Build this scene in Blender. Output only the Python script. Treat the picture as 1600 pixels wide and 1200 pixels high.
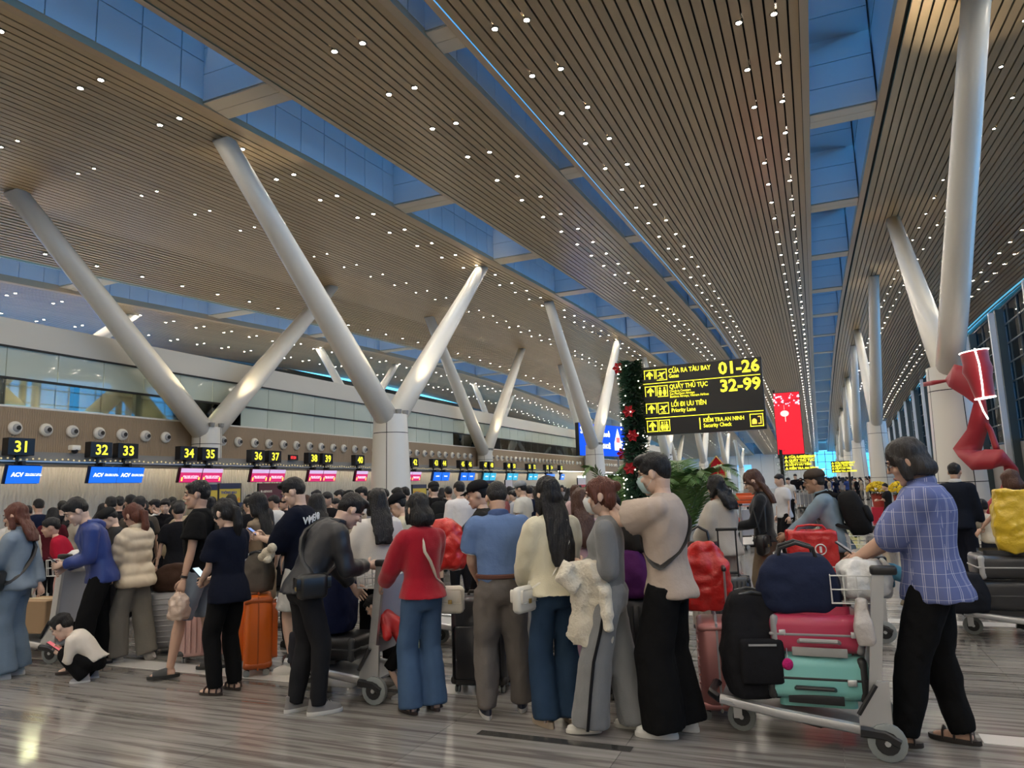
import bpy, bmesh, math, random
import numpy as np
from mathutils import Vector, Matrix, noise
from math import sin, cos, pi, radians, sqrt, atan2

for _o in list(bpy.data.objects): bpy.data.objects.remove(_o)
SC = bpy.context.scene
COL = SC.collection
rnd = random.Random(7)

# ---------------------------------------------------------------- camera
FPX, CAM_H = 1109.0, 1.55
_Y = Vector((478, -147, FPX)).normalized()            # hall's long axis seen from the camera (x right, y up, z forward)
_Z = Vector((-240, 7431, FPX)); _Z = (_Z - _Y * _Z.dot(_Y)).normalized()
_X = _Y.cross(_Z)
if _X.x < 0: _X = -_X
RIGHT = Vector((_X.x, _Y.x, _Z.x)); UP = Vector((_X.y, _Y.y, _Z.y)); FWD = Vector((_X.z, _Y.z, _Z.z))
cam = bpy.data.objects.new('camera', bpy.data.cameras.new('camera'))
cam.data.sensor_width = 36; cam.data.lens = FPX / 1600 * 36; cam.data.clip_end = 500; cam.data.clip_start = .05
cam.matrix_world = Matrix(((RIGHT.x, UP.x, -FWD.x, 0), (RIGHT.y, UP.y, -FWD.y, 0), (RIGHT.z, UP.z, -FWD.z, CAM_H), (0, 0, 0, 1)))
COL.objects.link(cam); SC.camera = cam
C0 = Vector((0, 0, CAM_H))
def ray(px, py): return RIGHT * (px - 800) + UP * (600 - py) + FWD * FPX
def at(px, py, x=None, y=None, z=None):               # photo pixel -> point on a world plane (used for measuring only)
    r = ray(px, py)
    t = x / r.x if x is not None else y / r.y if y is not None else (z - CAM_H) / r.z
    return C0 + r * t

# ---------------------------------------------------------------- world, exposure
W = bpy.data.worlds.new('dusk_sky'); SC.world = W; W.use_nodes = True
nt = W.node_tree; bg = nt.nodes['Background']
tc = nt.nodes.new('ShaderNodeTexCoord'); sp = nt.nodes.new('ShaderNodeSeparateXYZ'); cr = nt.nodes.new('ShaderNodeValToRGB')
nt.links.new(tc.outputs['Generated'], sp.inputs[0]); nt.links.new(sp.outputs['Z'], cr.inputs[0]); nt.links.new(cr.outputs[0], bg.inputs[0])
cr.color_ramp.elements[0].color = (.09, .42, .72, 1); cr.color_ramp.elements[1].color = (.055, .30, .66, 1)
bg.inputs[1].default_value = 2.0
SC.view_settings.view_transform = 'Standard'; SC.view_settings.look = 'None'
SC.view_settings.gamma = 1; SC.view_settings.exposure = 1.0; SC.view_settings.use_curve_mapping = False
SC.cycles.use_denoising = True; SC.cycles.max_bounces = 7; SC.cycles.diffuse_bounces = 4; SC.cycles.glossy_bounces = 3
SC.cycles.transparent_max_bounces = 12; SC.cycles.sample_clamp_indirect = 6; SC.cycles.sample_clamp_direct = 30
SC.cycles.caustics_reflective = False; SC.cycles.caustics_refractive = False

# ---------------------------------------------------------------- materials
MATS = {}
def mat(name, col=(.8, .8, .8), rough=.5, metal=0., emit=None, es=1., spec=.5, bump=None, var=None, coat=0., sheen=0., trans=0.):
    """bump=(scale, strength[, distance]); var=(scale, amount) mottles the base colour"""
    if name in MATS: return MATS[name]
    m = bpy.data.materials.new(name); m.use_nodes = True; MATS[name] = m
    t = m.node_tree; b = t.nodes['Principled BSDF']
    b.inputs['Base Color'].default_value = (*col, 1); b.inputs['Roughness'].default_value = rough
    b.inputs['Metallic'].default_value = metal; b.inputs['Specular IOR Level'].default_value = spec
    b.inputs['Coat Weight'].default_value = coat; b.inputs['Sheen Weight'].default_value = sheen
    b.inputs['Transmission Weight'].default_value = trans
    if emit: b.inputs['Emission Color'].default_value = (*emit, 1); b.inputs['Emission Strength'].default_value = es
    if var or bump: co = t.nodes.new('ShaderNodeTexCoord')
    if var:
        n = t.nodes.new('ShaderNodeTexNoise'); n.inputs['Scale'].default_value = var[0]; n.inputs['Detail'].default_value = 5
        t.links.new(co.outputs['Object'], n.inputs['Vector'])
        x = t.nodes.new('ShaderNodeMix'); x.data_type = 'RGBA'
        x.inputs[6].default_value = (*[c * (1 - var[1]) for c in col], 1); x.inputs[7].default_value = (*[min(1, c * (1 + var[1])) for c in col], 1)
        t.links.new(n.outputs[0], x.inputs[0]); t.links.new(x.outputs[2], b.inputs['Base Color'])
    if bump:
        n = t.nodes.new('ShaderNodeTexNoise'); n.inputs['Scale'].default_value = bump[0]; n.inputs['Detail'].default_value = 4
        t.links.new(co.outputs['Object'], n.inputs['Vector'])
        u = t.nodes.new('ShaderNodeBump'); u.inputs['Strength'].default_value = bump[1]
        u.inputs['Distance'].default_value = bump[2] if len(bump) > 2 else .01
        t.links.new(n.outputs[0], u.inputs['Height']); t.links.new(u.outputs[0], b.inputs['Normal'])
    return m
def cloth(name, col, rough=.9, **k):
    return mat(name, col, rough, bump=k.pop('bump', (9, .5, .012)), var=k.pop('var', (5, .18)), sheen=k.pop('sheen', .15), spec=.2, **k)
def glass(name, tint=(1, 1, 1), refl=.12, rough=.02, opac=0.):
    if name in MATS: return MATS[name]
    m = bpy.data.materials.new(name); m.use_nodes = True; MATS[name] = m; t = m.node_tree; t.nodes.clear()
    o = t.nodes.new('ShaderNodeOutputMaterial'); tr = t.nodes.new('ShaderNodeBsdfTransparent'); g = t.nodes.new('ShaderNodeBsdfGlossy')
    mx = t.nodes.new('ShaderNodeMixShader'); fr = t.nodes.new('ShaderNodeFresnel'); fr.inputs[0].default_value = 1.5
    ma = t.nodes.new('ShaderNodeMath'); ma.operation = 'ADD'; ma.inputs[1].default_value = refl; ma.use_clamp = True
    tr.inputs[0].default_value = (*tint, 1); g.inputs['Roughness'].default_value = rough
    t.links.new(fr.outputs[0], ma.inputs[0]); t.links.new(ma.outputs[0], mx.inputs[0])
    if opac:
        d = t.nodes.new('ShaderNodeBsdfDiffuse'); d.inputs[0].default_value = (*tint, 1)
        m2 = t.nodes.new('ShaderNodeMixShader'); m2.inputs[0].default_value = opac
        t.links.new(tr.outputs[0], m2.inputs[1]); t.links.new(d.outputs[0], m2.inputs[2]); t.links.new(m2.outputs[0], mx.inputs[1])
    else: t.links.new(tr.outputs[0], mx.inputs[1])
    t.links.new(g.outputs[0], mx.inputs[2]); t.links.new(mx.outputs[0], o.inputs[0])
    return m
def floor_mat():
    m = bpy.data.materials.new('striated_stone'); m.use_nodes = True; MATS['stone'] = m; t = m.node_tree; b = t.nodes['Principled BSDF']
    g = t.nodes.new('ShaderNodeNewGeometry'); mp = t.nodes.new('ShaderNodeMapping')
    mp.inputs['Scale'].default_value = (.6, 13, 1); mp.inputs['Rotation'].default_value = (0, 0, radians(4))
    n1 = t.nodes.new('ShaderNodeTexNoise'); n1.inputs['Scale'].default_value = 1.15; n1.inputs['Detail'].default_value = 6; n1.inputs['Roughness'].default_value = .62
    n1.inputs['Distortion'].default_value = .35
    t.links.new(g.outputs['Position'], mp.inputs[0]); t.links.new(mp.outputs[0], n1.inputs['Vector'])
    r = t.nodes.new('ShaderNodeValToRGB'); e = r.color_ramp.elements
    e[0].position = .30; e[0].color = (.105, .097, .088, 1); e[1].position = .72; e[1].color = (.34, .32, .30, 1)
    k = r.color_ramp.elements.new(.5); k.color = (.235, .22, .20, 1)
    k = r.color_ramp.elements.new(.43); k.color = (.155, .142, .128, 1)
    t.links.new(n1.outputs[0], r.inputs[0])
    oi = t.nodes.new('ShaderNodeObjectInfo'); hs = t.nodes.new('ShaderNodeHueSaturation')
    mr = t.nodes.new('ShaderNodeMapRange'); mr.inputs[3].default_value = .93; mr.inputs[4].default_value = 1.07
    t.links.new(oi.outputs['Random'], mr.inputs[0]); t.links.new(mr.outputs[0], hs.inputs['Value'])
    t.links.new(r.outputs[0], hs.inputs['Color']); t.links.new(hs.outputs[0], b.inputs['Base Color'])
    b.inputs['Roughness'].default_value = .12; b.inputs['Specular IOR Level'].default_value = .6
    return m
M_FLOOR = floor_mat()
def slat_mat():
    m = mat('wood_tone_slat', (.45, .335, .195), .33, metal=.25, spec=.6)
    t = m.node_tree; b = t.nodes['Principled BSDF']
    oi = t.nodes.new('ShaderNodeObjectInfo'); hs = t.nodes.new('ShaderNodeHueSaturation'); hs.inputs['Color'].default_value = (.45, .335, .195, 1)
    mr = t.nodes.new('ShaderNodeMapRange'); mr.inputs[3].default_value = .92; mr.inputs[4].default_value = 1.07
    t.links.new(oi.outputs['Random'], mr.inputs[0]); t.links.new(mr.outputs[0], hs.inputs['Value']); t.links.new(hs.outputs[0], b.inputs['Base Color'])
    return m
M_SLAT = slat_mat()
M_DARK = mat('dark_void', (.012, .011, .01), .8)
M_WHITE = mat('white_coated_steel', (.82, .79, .71), .28, coat=.3)
M_CLAD = mat('cream_cladding', (.74, .72, .66), .3, coat=.2)
M_SEAM = mat('dark_seam', (.03, .03, .03), .7)
M_WALLP = mat('pale_wall_panel', (.70, .68, .62), .4)
M_WELL = mat('pale_blue_grey_panel', (.66, .72, .78), .3, spec=.6)
M_BLACK = mat('black_plastic', (.012, .012, .013), .35)
M_STEEL = mat('brushed_aluminium', (.62, .62, .62), .32, metal=.85)
M_CHROME = mat('chrome', (.75, .75, .75), .12, metal=1)
M_RUBBER = mat('grey_rubber', (.22, .24, .24), .7)
M_GREY = mat('grey_paint', (.30, .30, .29), .45)

# ---------------------------------------------------------------- mesh builder
class MB:
    def __init__(s): s.v = []; s.f = []; s.mi = []; s.m = 0
    def add(s, vs, fs):
        o = len(s.v); s.v += [tuple(v) for v in vs]; s.f += [tuple(i + o for i in f) for f in fs]; s.mi += [s.m] * len(fs); return s
    def mat(s, i): s.m = i; return s
    def box(s, c, d, rz=0, rx=0, ry=0, taper=1.):
        R = Matrix.Rotation(rz, 3, 'Z') @ Matrix.Rotation(ry, 3, 'Y') @ Matrix.Rotation(rx, 3, 'X'); c = Vector(c)
        vs = [c + R @ Vector((x * d[0] / 2 * (taper if z > 0 else 1), y * d[1] / 2 * (taper if z > 0 else 1), z * d[2] / 2)) for z in (-1, 1) for y in (-1, 1) for x in (-1, 1)]
        return s.add(vs, [(0, 2, 3, 1), (4, 5, 7, 6), (0, 1, 5, 4), (2, 6, 7, 3), (0, 4, 6, 2), (1, 3, 7, 5)])
    def rbox(s, c, d, r=.03, n=3, rz=0, rx=0, ry=0, ez=None):
        """box with rounded vertical edges and softened top/bottom"""
        R = Matrix.Rotation(rz, 3, 'Z') @ Matrix.Rotation(ry, 3, 'Y') @ Matrix.Rotation(rx, 3, 'X'); c = Vector(c)
        ez = r * .6 if ez is None else ez
        def ring(z, ins):
            out = []; rr = max(r - ins, r * .25)
            for qx, qy, a0 in ((1, 1, 0), (-1, 1, pi / 2), (-1, -1, pi), (1, -1, 3 * pi / 2)):
                for k in range(n + 1):
                    a = a0 + pi / 2 * k / n
                    out.append(c + R @ Vector((qx * (d[0] / 2 - ins - rr) + rr * cos(a), qy * (d[1] / 2 - ins - rr) + rr * sin(a), z)))
            return out
        h = d[2] / 2; rings = [ring(-h, ez), ring(-h + ez * .35, ez * .35), ring(-h + ez, 0), ring(h - ez, 0), ring(h - ez * .35, ez * .35), ring(h, ez)]
        return s.loft(rings, True)
    def loft(s, rings, caps=True, closed=True):
        n = len(rings[0]); vs = [p for r in rings for p in r]; fs = []
        for i in range(len(rings) - 1):
            for j in range(n if closed else n - 1):
                k = (j + 1) % n; fs.append((i * n + j, i * n + k, (i + 1) * n + k, (i + 1) * n + j))
        if caps and closed: fs += [tuple(reversed(range(n))), tuple(range((len(rings) - 1) * n, len(rings) * n))]
        return s.add(vs, fs)
    def tube(s, pts, rad, n=8, caps=True, flat=1.):
        pts = [Vector(p) for p in pts]; rad = rad if isinstance(rad, (list, tuple)) else [rad] * len(pts); rings = []; u = None
        for i, p in enumerate(pts):
            d = (pts[min(i + 1, len(pts) - 1)] - pts[max(i - 1, 0)]).normalized()
            if u is None:
                u = d.orthogonal().normalized()
                if flat != 1.:
                    u = Vector((0, 0, 1)) - d * d.z; u = u.normalized() if u.length > .05 else d.orthogonal().normalized()
            else: u = (u - d * u.dot(d)); u = u.normalized() if u.length > 1e-5 else d.orthogonal().normalized()
            w = d.cross(u); rings.append([p + (u * cos(2 * pi * k / n) * flat + w * sin(2 * pi * k / n)) * rad[i] for k in range(n)])
        return s.loft(rings, caps)
    def cyl(s, a, b, r, r2=None, n=12): return s.tube([a, b], [r, r if r2 is None else r2], n)
    def ell(s, c, r, n=12, m=8, R=None):
        c = Vector(c); r = (r, r, r) if not hasattr(r, '__len__') else r; vs = []; R = R or Matrix.Identity(3)
        for i in range(1, m):
            for j in range(n):
                a, b = pi * i / m, 2 * pi * j / n
                vs.append(c + R @ Vector((r[0] * sin(a) * cos(b), r[1] * sin(a) * sin(b), -r[2] * cos(a))))
        vs += [c + R @ Vector((0, 0, -r[2])), c + R @ Vector((0, 0, r[2]))]; fs = []; B = (m - 1) * n
        for i in range(m - 2):
            for j in range(n): k = (j + 1) % n; fs.append((i * n + j, i * n + k, (i + 1) * n + k, (i + 1) * n + j))
        for j in range(n): k = (j + 1) % n; fs += [(B, k, j), (B + 1, (m - 2) * n + j, (m - 2) * n + k)]
        return s.add(vs, fs)
    def prism(s, poly, a, b, O, U, V, N):
        """polygon in (u,v) extruded from a to b along N"""
        O, U, V, N = map(Vector, (O, U, V, N)); n = len(poly)
        vs = [O + U * u + V * v + N * h for h in (a, b) for u, v in poly]
        fs = [tuple(reversed(range(n))), tuple(range(n, 2 * n))] + [(i, (i + 1) % n, n + (i + 1) % n, n + i) for i in range(n)]
        return s.add(vs, fs)
    def quad(s, a, b, c, d): return s.add([a, b, c, d], [(0, 1, 2, 3)])
    def mesh(s, name, mats, smooth=False):
        me = bpy.data.meshes.new(name); me.from_pydata(s.v, [], s.f)
        for m in (mats if isinstance(mats, (list, tuple)) else [mats]): me.materials.append(m)
        if any(s.mi): me.polygons.foreach_set('material_index', s.mi)
        if smooth:
            me.polygons.foreach_set('use_smooth', [True] * len(me.polygons))
            if smooth != 'all':
                try: me.set_sharp_from_angle(angle=radians(38))
                except Exception: pass
        me.update(); return me
    def build(s, name, mats, parent=None, smooth=False, loc=(0, 0, 0), rz=0):
        return obj(name, s.mesh(name, mats, smooth), parent, loc, rz)
def obj(name, me, parent=None, loc=(0, 0, 0), rz=0):
    o = bpy.data.objects.new(name, me); COL.objects.link(o); o.location = loc; o.rotation_euler = (0, 0, rz)
    if parent: o.parent = parent
    return o
def tag(o, label=None, cat=None, group=None, kind=None):
    if label: o['label'] = label
    if cat: o['category'] = cat
    if group: o['group'] = group
    if kind: o['kind'] = kind
    return o
def empty(name, loc=(0, 0, 0), rz=0, label=None, cat=None, group=None, kind=None):
    o = bpy.data.objects.new(name, None); COL.objects.link(o); o.location = loc; o.rotation_euler = (0, 0, rz); o.empty_display_size = .1
    return tag(o, label, cat, group, kind)
def copy_tree(o, parent=None):
    c = o.copy(); COL.objects.link(c); c.parent = parent
    for ch in [x for x in o.children]: copy_tree(ch, c)
    return c
_curves = []
def text(name, body, size, parent, mtl, loc, X, Yv, extrude=.002, align='LEFT', bold=0., sx=1., label=None):
    """flat lettering: X = reading direction, Yv = up direction of the letters"""
    cu = bpy.data.curves.new(name, 'FONT'); cu.body = body; cu.size = size; cu.extrude = extrude; cu.align_x = align; cu.offset = bold; cu.resolution_u = 2
    cu.materials.append(mtl); o = bpy.data.objects.new(name, cu); COL.objects.link(o)
    X = Vector(X).normalized(); Yv = Vector(Yv).normalized(); N = X.cross(Yv)
    o.matrix_world = Matrix(((X.x * sx, Yv.x, N.x, loc[0]), (X.y * sx, Yv.y, N.y, loc[1]), (X.z * sx, Yv.z, N.z, loc[2]), (0, 0, 0, 1)))
    if parent: o.parent = parent; o.matrix_parent_inverse = Matrix.Identity(4)
    if label: o['label'] = label
    return o
# ================================================================ ARCHITECTURE
_ZK = [(-60, 7.6), (-30, 7.7), (0, 8.3), (10, 9.0), (23, 9.75), (31, 10.2), (42, 10.6), (52, 10.68), (62, 10.5), (80, 9.75), (105, 8), (135, 5.9)]
def ZC(y):                                             # the roof arches along the hall (smoothed)
    ks = _ZK; s = 0
    for d in (-4, -2, 0, 2, 4): s += float(np.interp(y + d, [k[0] for k in ks], [k[1] for k in ks]))
    return s / 5
YS = [-36 + 3 * i for i in range(58)]                   # -36 .. 135
PITCH = .176
def slat_mesh():
    b = MB(); w = .143; h = .06; r = []
    for y in YS: z = ZC(y); r.append([(-w / 2, y, z + h), (-w / 2, y, z), (w / 2, y, z), (w / 2, y, z + h)])
    b.loft([[Vector(p) for p in q] for q in r], False, False); return b.mesh('slat', M_SLAT)
SLAT = slat_mesh()
def ceiling_bay(x0, x1, dz=lambda x: 0., tilt=lambda x: 0., nm='ceiling'):
    c = tag(MB().loft([[Vector((x0, y, ZC(y) + .09 + dz(x0))), Vector((x1, y, ZC(y) + .09 + dz(x1)))] for y in YS] if dz(x0) == dz(x1) == 0 else
        [[Vector((x0 + (x1 - x0) * k / 8, y, ZC(y) + .09 + dz(x0 + (x1 - x0) * k / 8))) for k in range(9)] for y in YS], False, False).build(nm, M_DARK), kind='structure')
    n = int((x1 - x0) / PITCH); off = ((x1 - x0) - n * PITCH) / 2
    for i in range(n):
        x = x0 + off + (i + .5) * PITCH; s = obj('slat', SLAT, c, (x, 0, dz(x))); s.rotation_euler = (0, 0, 0)
        if tilt(x): s.scale = (1, 1, 1)
    for x, sg in ((x0, -1), (x1, 1)):                   # rolled tan edge of the bay
        b = MB(); b.loft([[Vector((x - .02 * sg, y, ZC(y) + dz(x) - .02)), Vector((x + sg * .12, y, ZC(y) + dz(x))), Vector((x + sg * .12, y, ZC(y) + dz(x) + .22))] for y in YS], False, False)
        b.build('edge_trim', mat('tan_trim', (.50, .38, .25), .35, metal=.2), c)
    return c
A1X, A0X = -10.27, -21.6
foldA = lambda x: 0. if x > -18.2 else -.10 * (-18.2 - x)
foldD = lambda x: 0. if x < 6.2 else -.16 * (x - 6.2) ** 1.3
ceiling_bay(A0X, A1X, foldA); ceiling_bay(-8.43, -5.42); ceiling_bay(-4.73, .40); ceiling_bay(1.97, 9.0, foldD); ceiling_bay(-32, -24.0, lambda x: -.45)

# ---- skylight wells: panelled side walls, deep white crossbeams, glazed top
BEAM_Y = [9.37 - 6.667 * 3 + 6.667 * i for i in range(20)]
WH = 1.7
M_SKYG = glass('skylight_glass', (.85, .93, 1), .05)
def lin(f, ys): return [f(y) for y in ys]
PANEL = {}
def skylight(n, x0, x1, dzl=0., dzr=0., rows=2, ymax=50, walls=(0, 1)):
    root = empty('skylight_%d' % n, ((x0 + x1) / 2, 0, 0), kind='structure'); root.name = 'skylight'
    tag(root, kind='structure'); root.location = (0, 0, 0)
    for side in (0, 1):
        x = x0 if side == 0 else x1; dz = dzl if side == 0 else dzr; sg = 1 if side == 0 else -1
        b = MB(); b.loft([[Vector((x - sg * .03, y, ZC(y) + dz + .1)), Vector((x - sg * .03, y, ZC(y) + WH))] for y in YS], False, False)
        b.build('well_wall', mat('well_backing', (.55, .62, .70), .4), root)
        if side in walls:
            y = .5
            while y < ymax:                               # cladding panels with open joints
                L = .833; z = ZC(y + L / 2); sl = (ZC(y + L) - ZC(y)) / L
                for k in range(rows):
                    hh = (WH - .15) / rows; key = ('p', rows, round(sl, 2))
                    if key not in PANEL:
                        q = MB(); a = [Vector((0, -L / 2 + .012, -sl * L / 2)), Vector((0, L / 2 - .012, sl * L / 2))]
                        vs = [p + Vector((tx, 0, tz)) for p in a for tx in (-.012, .012) for tz in (.01, hh - .01)]
                        q.add(vs, [(0, 1, 3, 2), (4, 6, 7, 5), (0, 4, 5, 1), (2, 3, 7, 6), (0, 2, 6, 4), (1, 5, 7, 3)]); PANEL[key] = q.mesh('wall_panel', M_WELL)
                    obj('wall_panel', PANEL[key], root, (x, y + L / 2, z + dz + .12 + hh * k))
                y += L
    w = x1 - x0; bw = .64
    for i, y in enumerate(BEAM_Y):
        z = ZC(y) + max(dzl, dzr) + .06
        b = MB(); b.box(((x0 + x1) / 2, y + bw / 2, z + .02 + WH / 2), (w - .01, bw - .03, WH - .04)); bm = b.build('crossbeam', mat('beam_seam', (.2, .23, .27), .6), root)
        if y > 60 or y < 0: bm.data.materials[0] = M_WALLP; continue
        q = MB()
        for k in range(3):                                 # three facing boards each side, two under
            q = MB(); q.box(((x0 + x1) / 2, y, z + .02 + (WH - .05) * (k + .5) / 3), (w - .02, .03, (WH - .05) / 3 - .015)); q.build('facing_panel', M_WELL, bm)
        for k in (0, 1):
            q = MB(); q.box(((x0 + x1) / 2, y + bw * (k + .5) / 2, z), (w - .02, bw / 2 - .012, .03)); q.build('soffit_panel', mat('cream_soffit', (.66, .58, .46), .35), bm)
    g = MB(); g.loft([[Vector((x0 - .05, y, ZC(y) + WH + .02)), Vector((x1 + .05, y, ZC(y) + WH + .02))] for y in YS], False, False); g.build('glazing', M_SKYG, root)
    for i in range(60):                                    # glazing bars
        y = -4 + i * 1.11
        q = MB(); q.box(((x0 + x1) / 2, y, ZC(y) + WH + .1), (w, .07, .12), rz=radians(8)); q.build('glazing_bar', mat('bar_grey', (.14, .17, .2), .5), root)
    return root
skylight(1, -10.15, -8.55, walls=(0,), rows=2, ymax=42); skylight(2, -5.3, -4.85, walls=(0, 1), rows=1, ymax=30)
skylight(3, .52, 1.85, walls=(0,), rows=2, ymax=36); skylight(4, -23.9, -21.7, dzl=-.45, dzr=-.34, walls=(0,), rows=1, ymax=45)

# ---- downlights
M_LAMP = mat('downlight_lens', (1, 1, 1), .5, emit=(1, .90, .76), es=330)
M_TRIM = mat('downlight_trim', (.25, .2, .14), .4, metal=.5)
def lamp_mesh(r=.048):
    b = MB(); n = 8
    b.mat(0); b.add([(r * cos(2 * pi * k / n), r * sin(2 * pi * k / n), -.012) for k in range(n)], [tuple(reversed(range(n)))])
    b.mat(1); i = [(r * cos(2 * pi * k / n), r * sin(2 * pi * k / n), -.014) for k in range(n)]; o = [((r + .025) * cos(2 * pi * k / n), (r + .025) * sin(2 * pi * k / n), -.012) for k in range(n)]
    u = [((r + .03) * cos(2 * pi * k / n), (r + .03) * sin(2 * pi * k / n), .03) for k in range(n)]
    b.add(i + o + u, [(k, n + k, n + (k + 1) % n, (k + 1) % n) for k in range(n)] + [(n + k, 2 * n + k, 2 * n + (k + 1) % n, n + (k + 1) % n) for k in range(n)])
    return b
LMESH = lamp_mesh().mesh('downlight', [M_LAMP, M_TRIM])
_ORD = 'first second third fourth fifth sixth seventh eighth ninth tenth eleventh twelfth thirteenth fourteenth fifteenth sixteenth seventeenth eighteenth nineteenth twentieth'.split()
def ordw(n):
    if n < 20: return _ORD[n]
    t = {2: 'twenty', 3: 'thirty', 4: 'forty', 5: 'fifty', 6: 'sixty'}[(n + 1) // 10]; u = (n + 1) % 10
    return (t[:-1] + 'ieth') if u == 0 else t + '-' + _ORD[u - 1]
LDIM = lamp_mesh(.032).mesh('downlight', [mat('dim_lens', (1, 1, 1), .5, emit=(1, .88, .7), es=60), M_TRIM])
rows = []                                                  # (x, y0, dz, where, ymax individually built)
P = 1.667
for xs, y0, dz, where in (((-.55, .0), 1.5, 0, 'beside the skylight'), ((-4.2, -3.65), 1.4, 0, 'at the far side of the widest slatted bay'), ((-6.85, -6.3), .7, 0, 'down the narrow slatted bay'),
                          ((-10.9, -11.45), -.5, 0, 'along the edge of the big slatted bay'), ((-14.4, -14.95), .3, 0, 'mid big slatted bay'),
                          ((-21.1, -20.6), 0, -.27, 'by the folded ceiling edge'), ((-25.2, -25.7), .4, -.45, 'above the mezzanine'), ((-28.7, -29.2), .4, -.45, 'above the mezzanine'),
                          ((3.95, 4.5), .5, 0, 'over the column row by the glass wall'), ((7.3, 7.8), .6, None, 'near the glass facade')):
    for x in xs:
        i = 0
        while y0 + P * (i - 20) < 132:
            y = y0 + P * (i - 20) + (0.0 if x == xs[0] else 0.02); i += 1
            rows.append((x, y, foldD(x) if dz is None else dz, ('outer row ' if x == xs[0] else 'inner row ') + where))
def vis(x, y, z):
    d = Vector((x, y, z)) - C0; zc = d.dot(FWD)
    if zc < .5: return None
    px, py = 800 + FPX * d.dot(RIGHT) / zc, 600 - FPX * d.dot(UP) / zc
    return zc if -10 < px < 1610 and -10 < py < 1210 else None
cand = []; rest = MB(); rest2 = []
for x, y, dz, where in rows:
    z = ZC(y) + dz; v = vis(x, y, z)
    (cand if v else rest2).append((v or 999, x, y, z, where))
cand.sort()
for v, x, y, z, where in cand[:290]:
    dim = 'mid big' in where or (2 < x < 6); o = obj('downlight', LDIM if dim else LMESH, None, (x, y, z)); k = sum(1 for c in cand if c[1] == x and c[2] < y)
    tag(o, ordw(k) + ' downlight in view, ' + where, 'light', 'ceiling downlights, ' + where)
for v, x, y, z, where in cand[290:] + rest2:
    q = lamp_mesh(); o = len(rest.v); rest.v += [(a + x, b + y, c + z) for a, b, c in q.v]; rest.f += [tuple(i + o for i in f) for f in q.f]; rest.mi += q.mi
tag(rest.build('distant_downlights', [M_LAMP, M_TRIM]), 'rows of tiny downlights far down the ceiling', 'lights', kind='stuff')

# ---- floor
fl = MB(); TX0, TX1, TY0, TY1 = -10.8, 7.2, 2.4, 12.0
for x0, x1, y0, y1 in ((-34, TX0, -38, 150), (TX1, 9.6, -38, 150), (TX0, TX1, -38, TY0), (TX0, TX1, TY1, 150)):
    fl.box(((x0 + x1) / 2, (y0 + y1) / 2, -.1), (x1 - x0, y1 - y0, .2))
fl.box(((TX0 + TX1) / 2, (TY0 + TY1) / 2, -.11), (TX1 - TX0, TY1 - TY0, .196)); FL = tag(fl.build('floor', M_FLOOR), kind='structure')
tb = MB(); tb.box((0, 0, -.006), (1.2 - .004, 1.2 - .004, .012)); TM = tb.mesh('floor_tile', M_FLOOR)
for i in range(15):
    for j in range(8): obj('floor_tile', TM, FL, (TX0 + .6 + 1.2 * i, TY0 + .6 + 1.2 * j, 0))
M_INL = mat('white_marble_inlay', (.62, .60, .56), .15, var=(3, .12)); M_INK = mat('dark_granite_inlay', (.05, .048, .045), .2)
def inlay(x0, x1, y, w, m):
    q = MB(); q.box(((x0 + x1) / 2, y, .0015), (x1 - x0, w, .003)); q.build('inlay_strip', m, FL)
inlay(-8.5, -3.6, 5.12, .24, M_INL); inlay(-3.3, -2.4, 5.2, .24, M_INL); inlay(.75, 6.5, 5.15, .17, M_INL); inlay(-2.15, -1.15, 4.36, .08, M_INK)
inlay(-9, 6, 8.9, .24, M_INL)

# ---- check-in wall (hall side of the mezzanine)
WX = -18.0; Y0, Y1 = -36, 101
def wavemat(name, col, sc, st, dist=.03):
    m = mat(name, col, .5); t = m.node_tree; b = t.nodes['Principled BSDF']
    g = t.nodes.new('ShaderNodeNewGeometry'); w = t.nodes.new('ShaderNodeTexWave'); w.bands_direction = 'Y'; w.inputs['Scale'].default_value = sc
    w.inputs['Distortion'].default_value = 4; w.inputs['Detail'].default_value = 1; w.inputs['Detail Scale'].default_value = .8
    t.links.new(g.outputs['Position'], w.inputs['Vector']); u = t.nodes.new('ShaderNodeBump'); u.inputs['Strength'].default_value = st; u.inputs['Distance'].default_value = dist
    t.links.new(w.outputs[1], u.inputs['Height']); t.links.new(u.outputs[0], b.inputs['Normal']); return m
wl = MB(); wl.box((WX - .15, (Y0 + Y1) / 2, 1.35), (.3, Y1 - Y0, 2.7))
wall = tag(wl.build('wall_left', wavemat('rippled_white_wall', (.70, .66, .58), 3.2, .8, .04)), kind='structure')
def bx(name, c, d, m, parent=None, **k): return MB().box(c, d, **k).build(name, m, parent)
bx('soffit', (WX + .35, (Y0 + Y1) / 2, 2.72), (.9, Y1 - Y0, .06), mat('soffit_grey', (.34, .32, .29), .5), wall)
band = bx('wood_band', (WX + .22, (Y0 + Y1) / 2, 3.31), (.36, Y1 - Y0, 1.12), wavemat('brown_rippled_panel', (.33, .235, .145), 5.5, .5, .02), wall)
bx('ledge', (WX + .15, (Y0 + Y1) / 2, 3.89), (.5, Y1 - Y0, .05), M_WHITE, wall)
bx('fascia', (WX - .1, (Y0 + Y1) / 2, 5.72), (.4, Y1 - Y0, .66), M_WALLP, wall)
bx('rail_slot', (WX + .02, (Y0 + Y1) / 2, 5.385), (.3, Y1 - Y0, .04), M_SEAM, wall)
bx('mid_rail', (WX + .06, (Y0 + Y1) / 2, 4.62), (.12, Y1 - Y0, .05), M_SEAM, wall)
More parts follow.
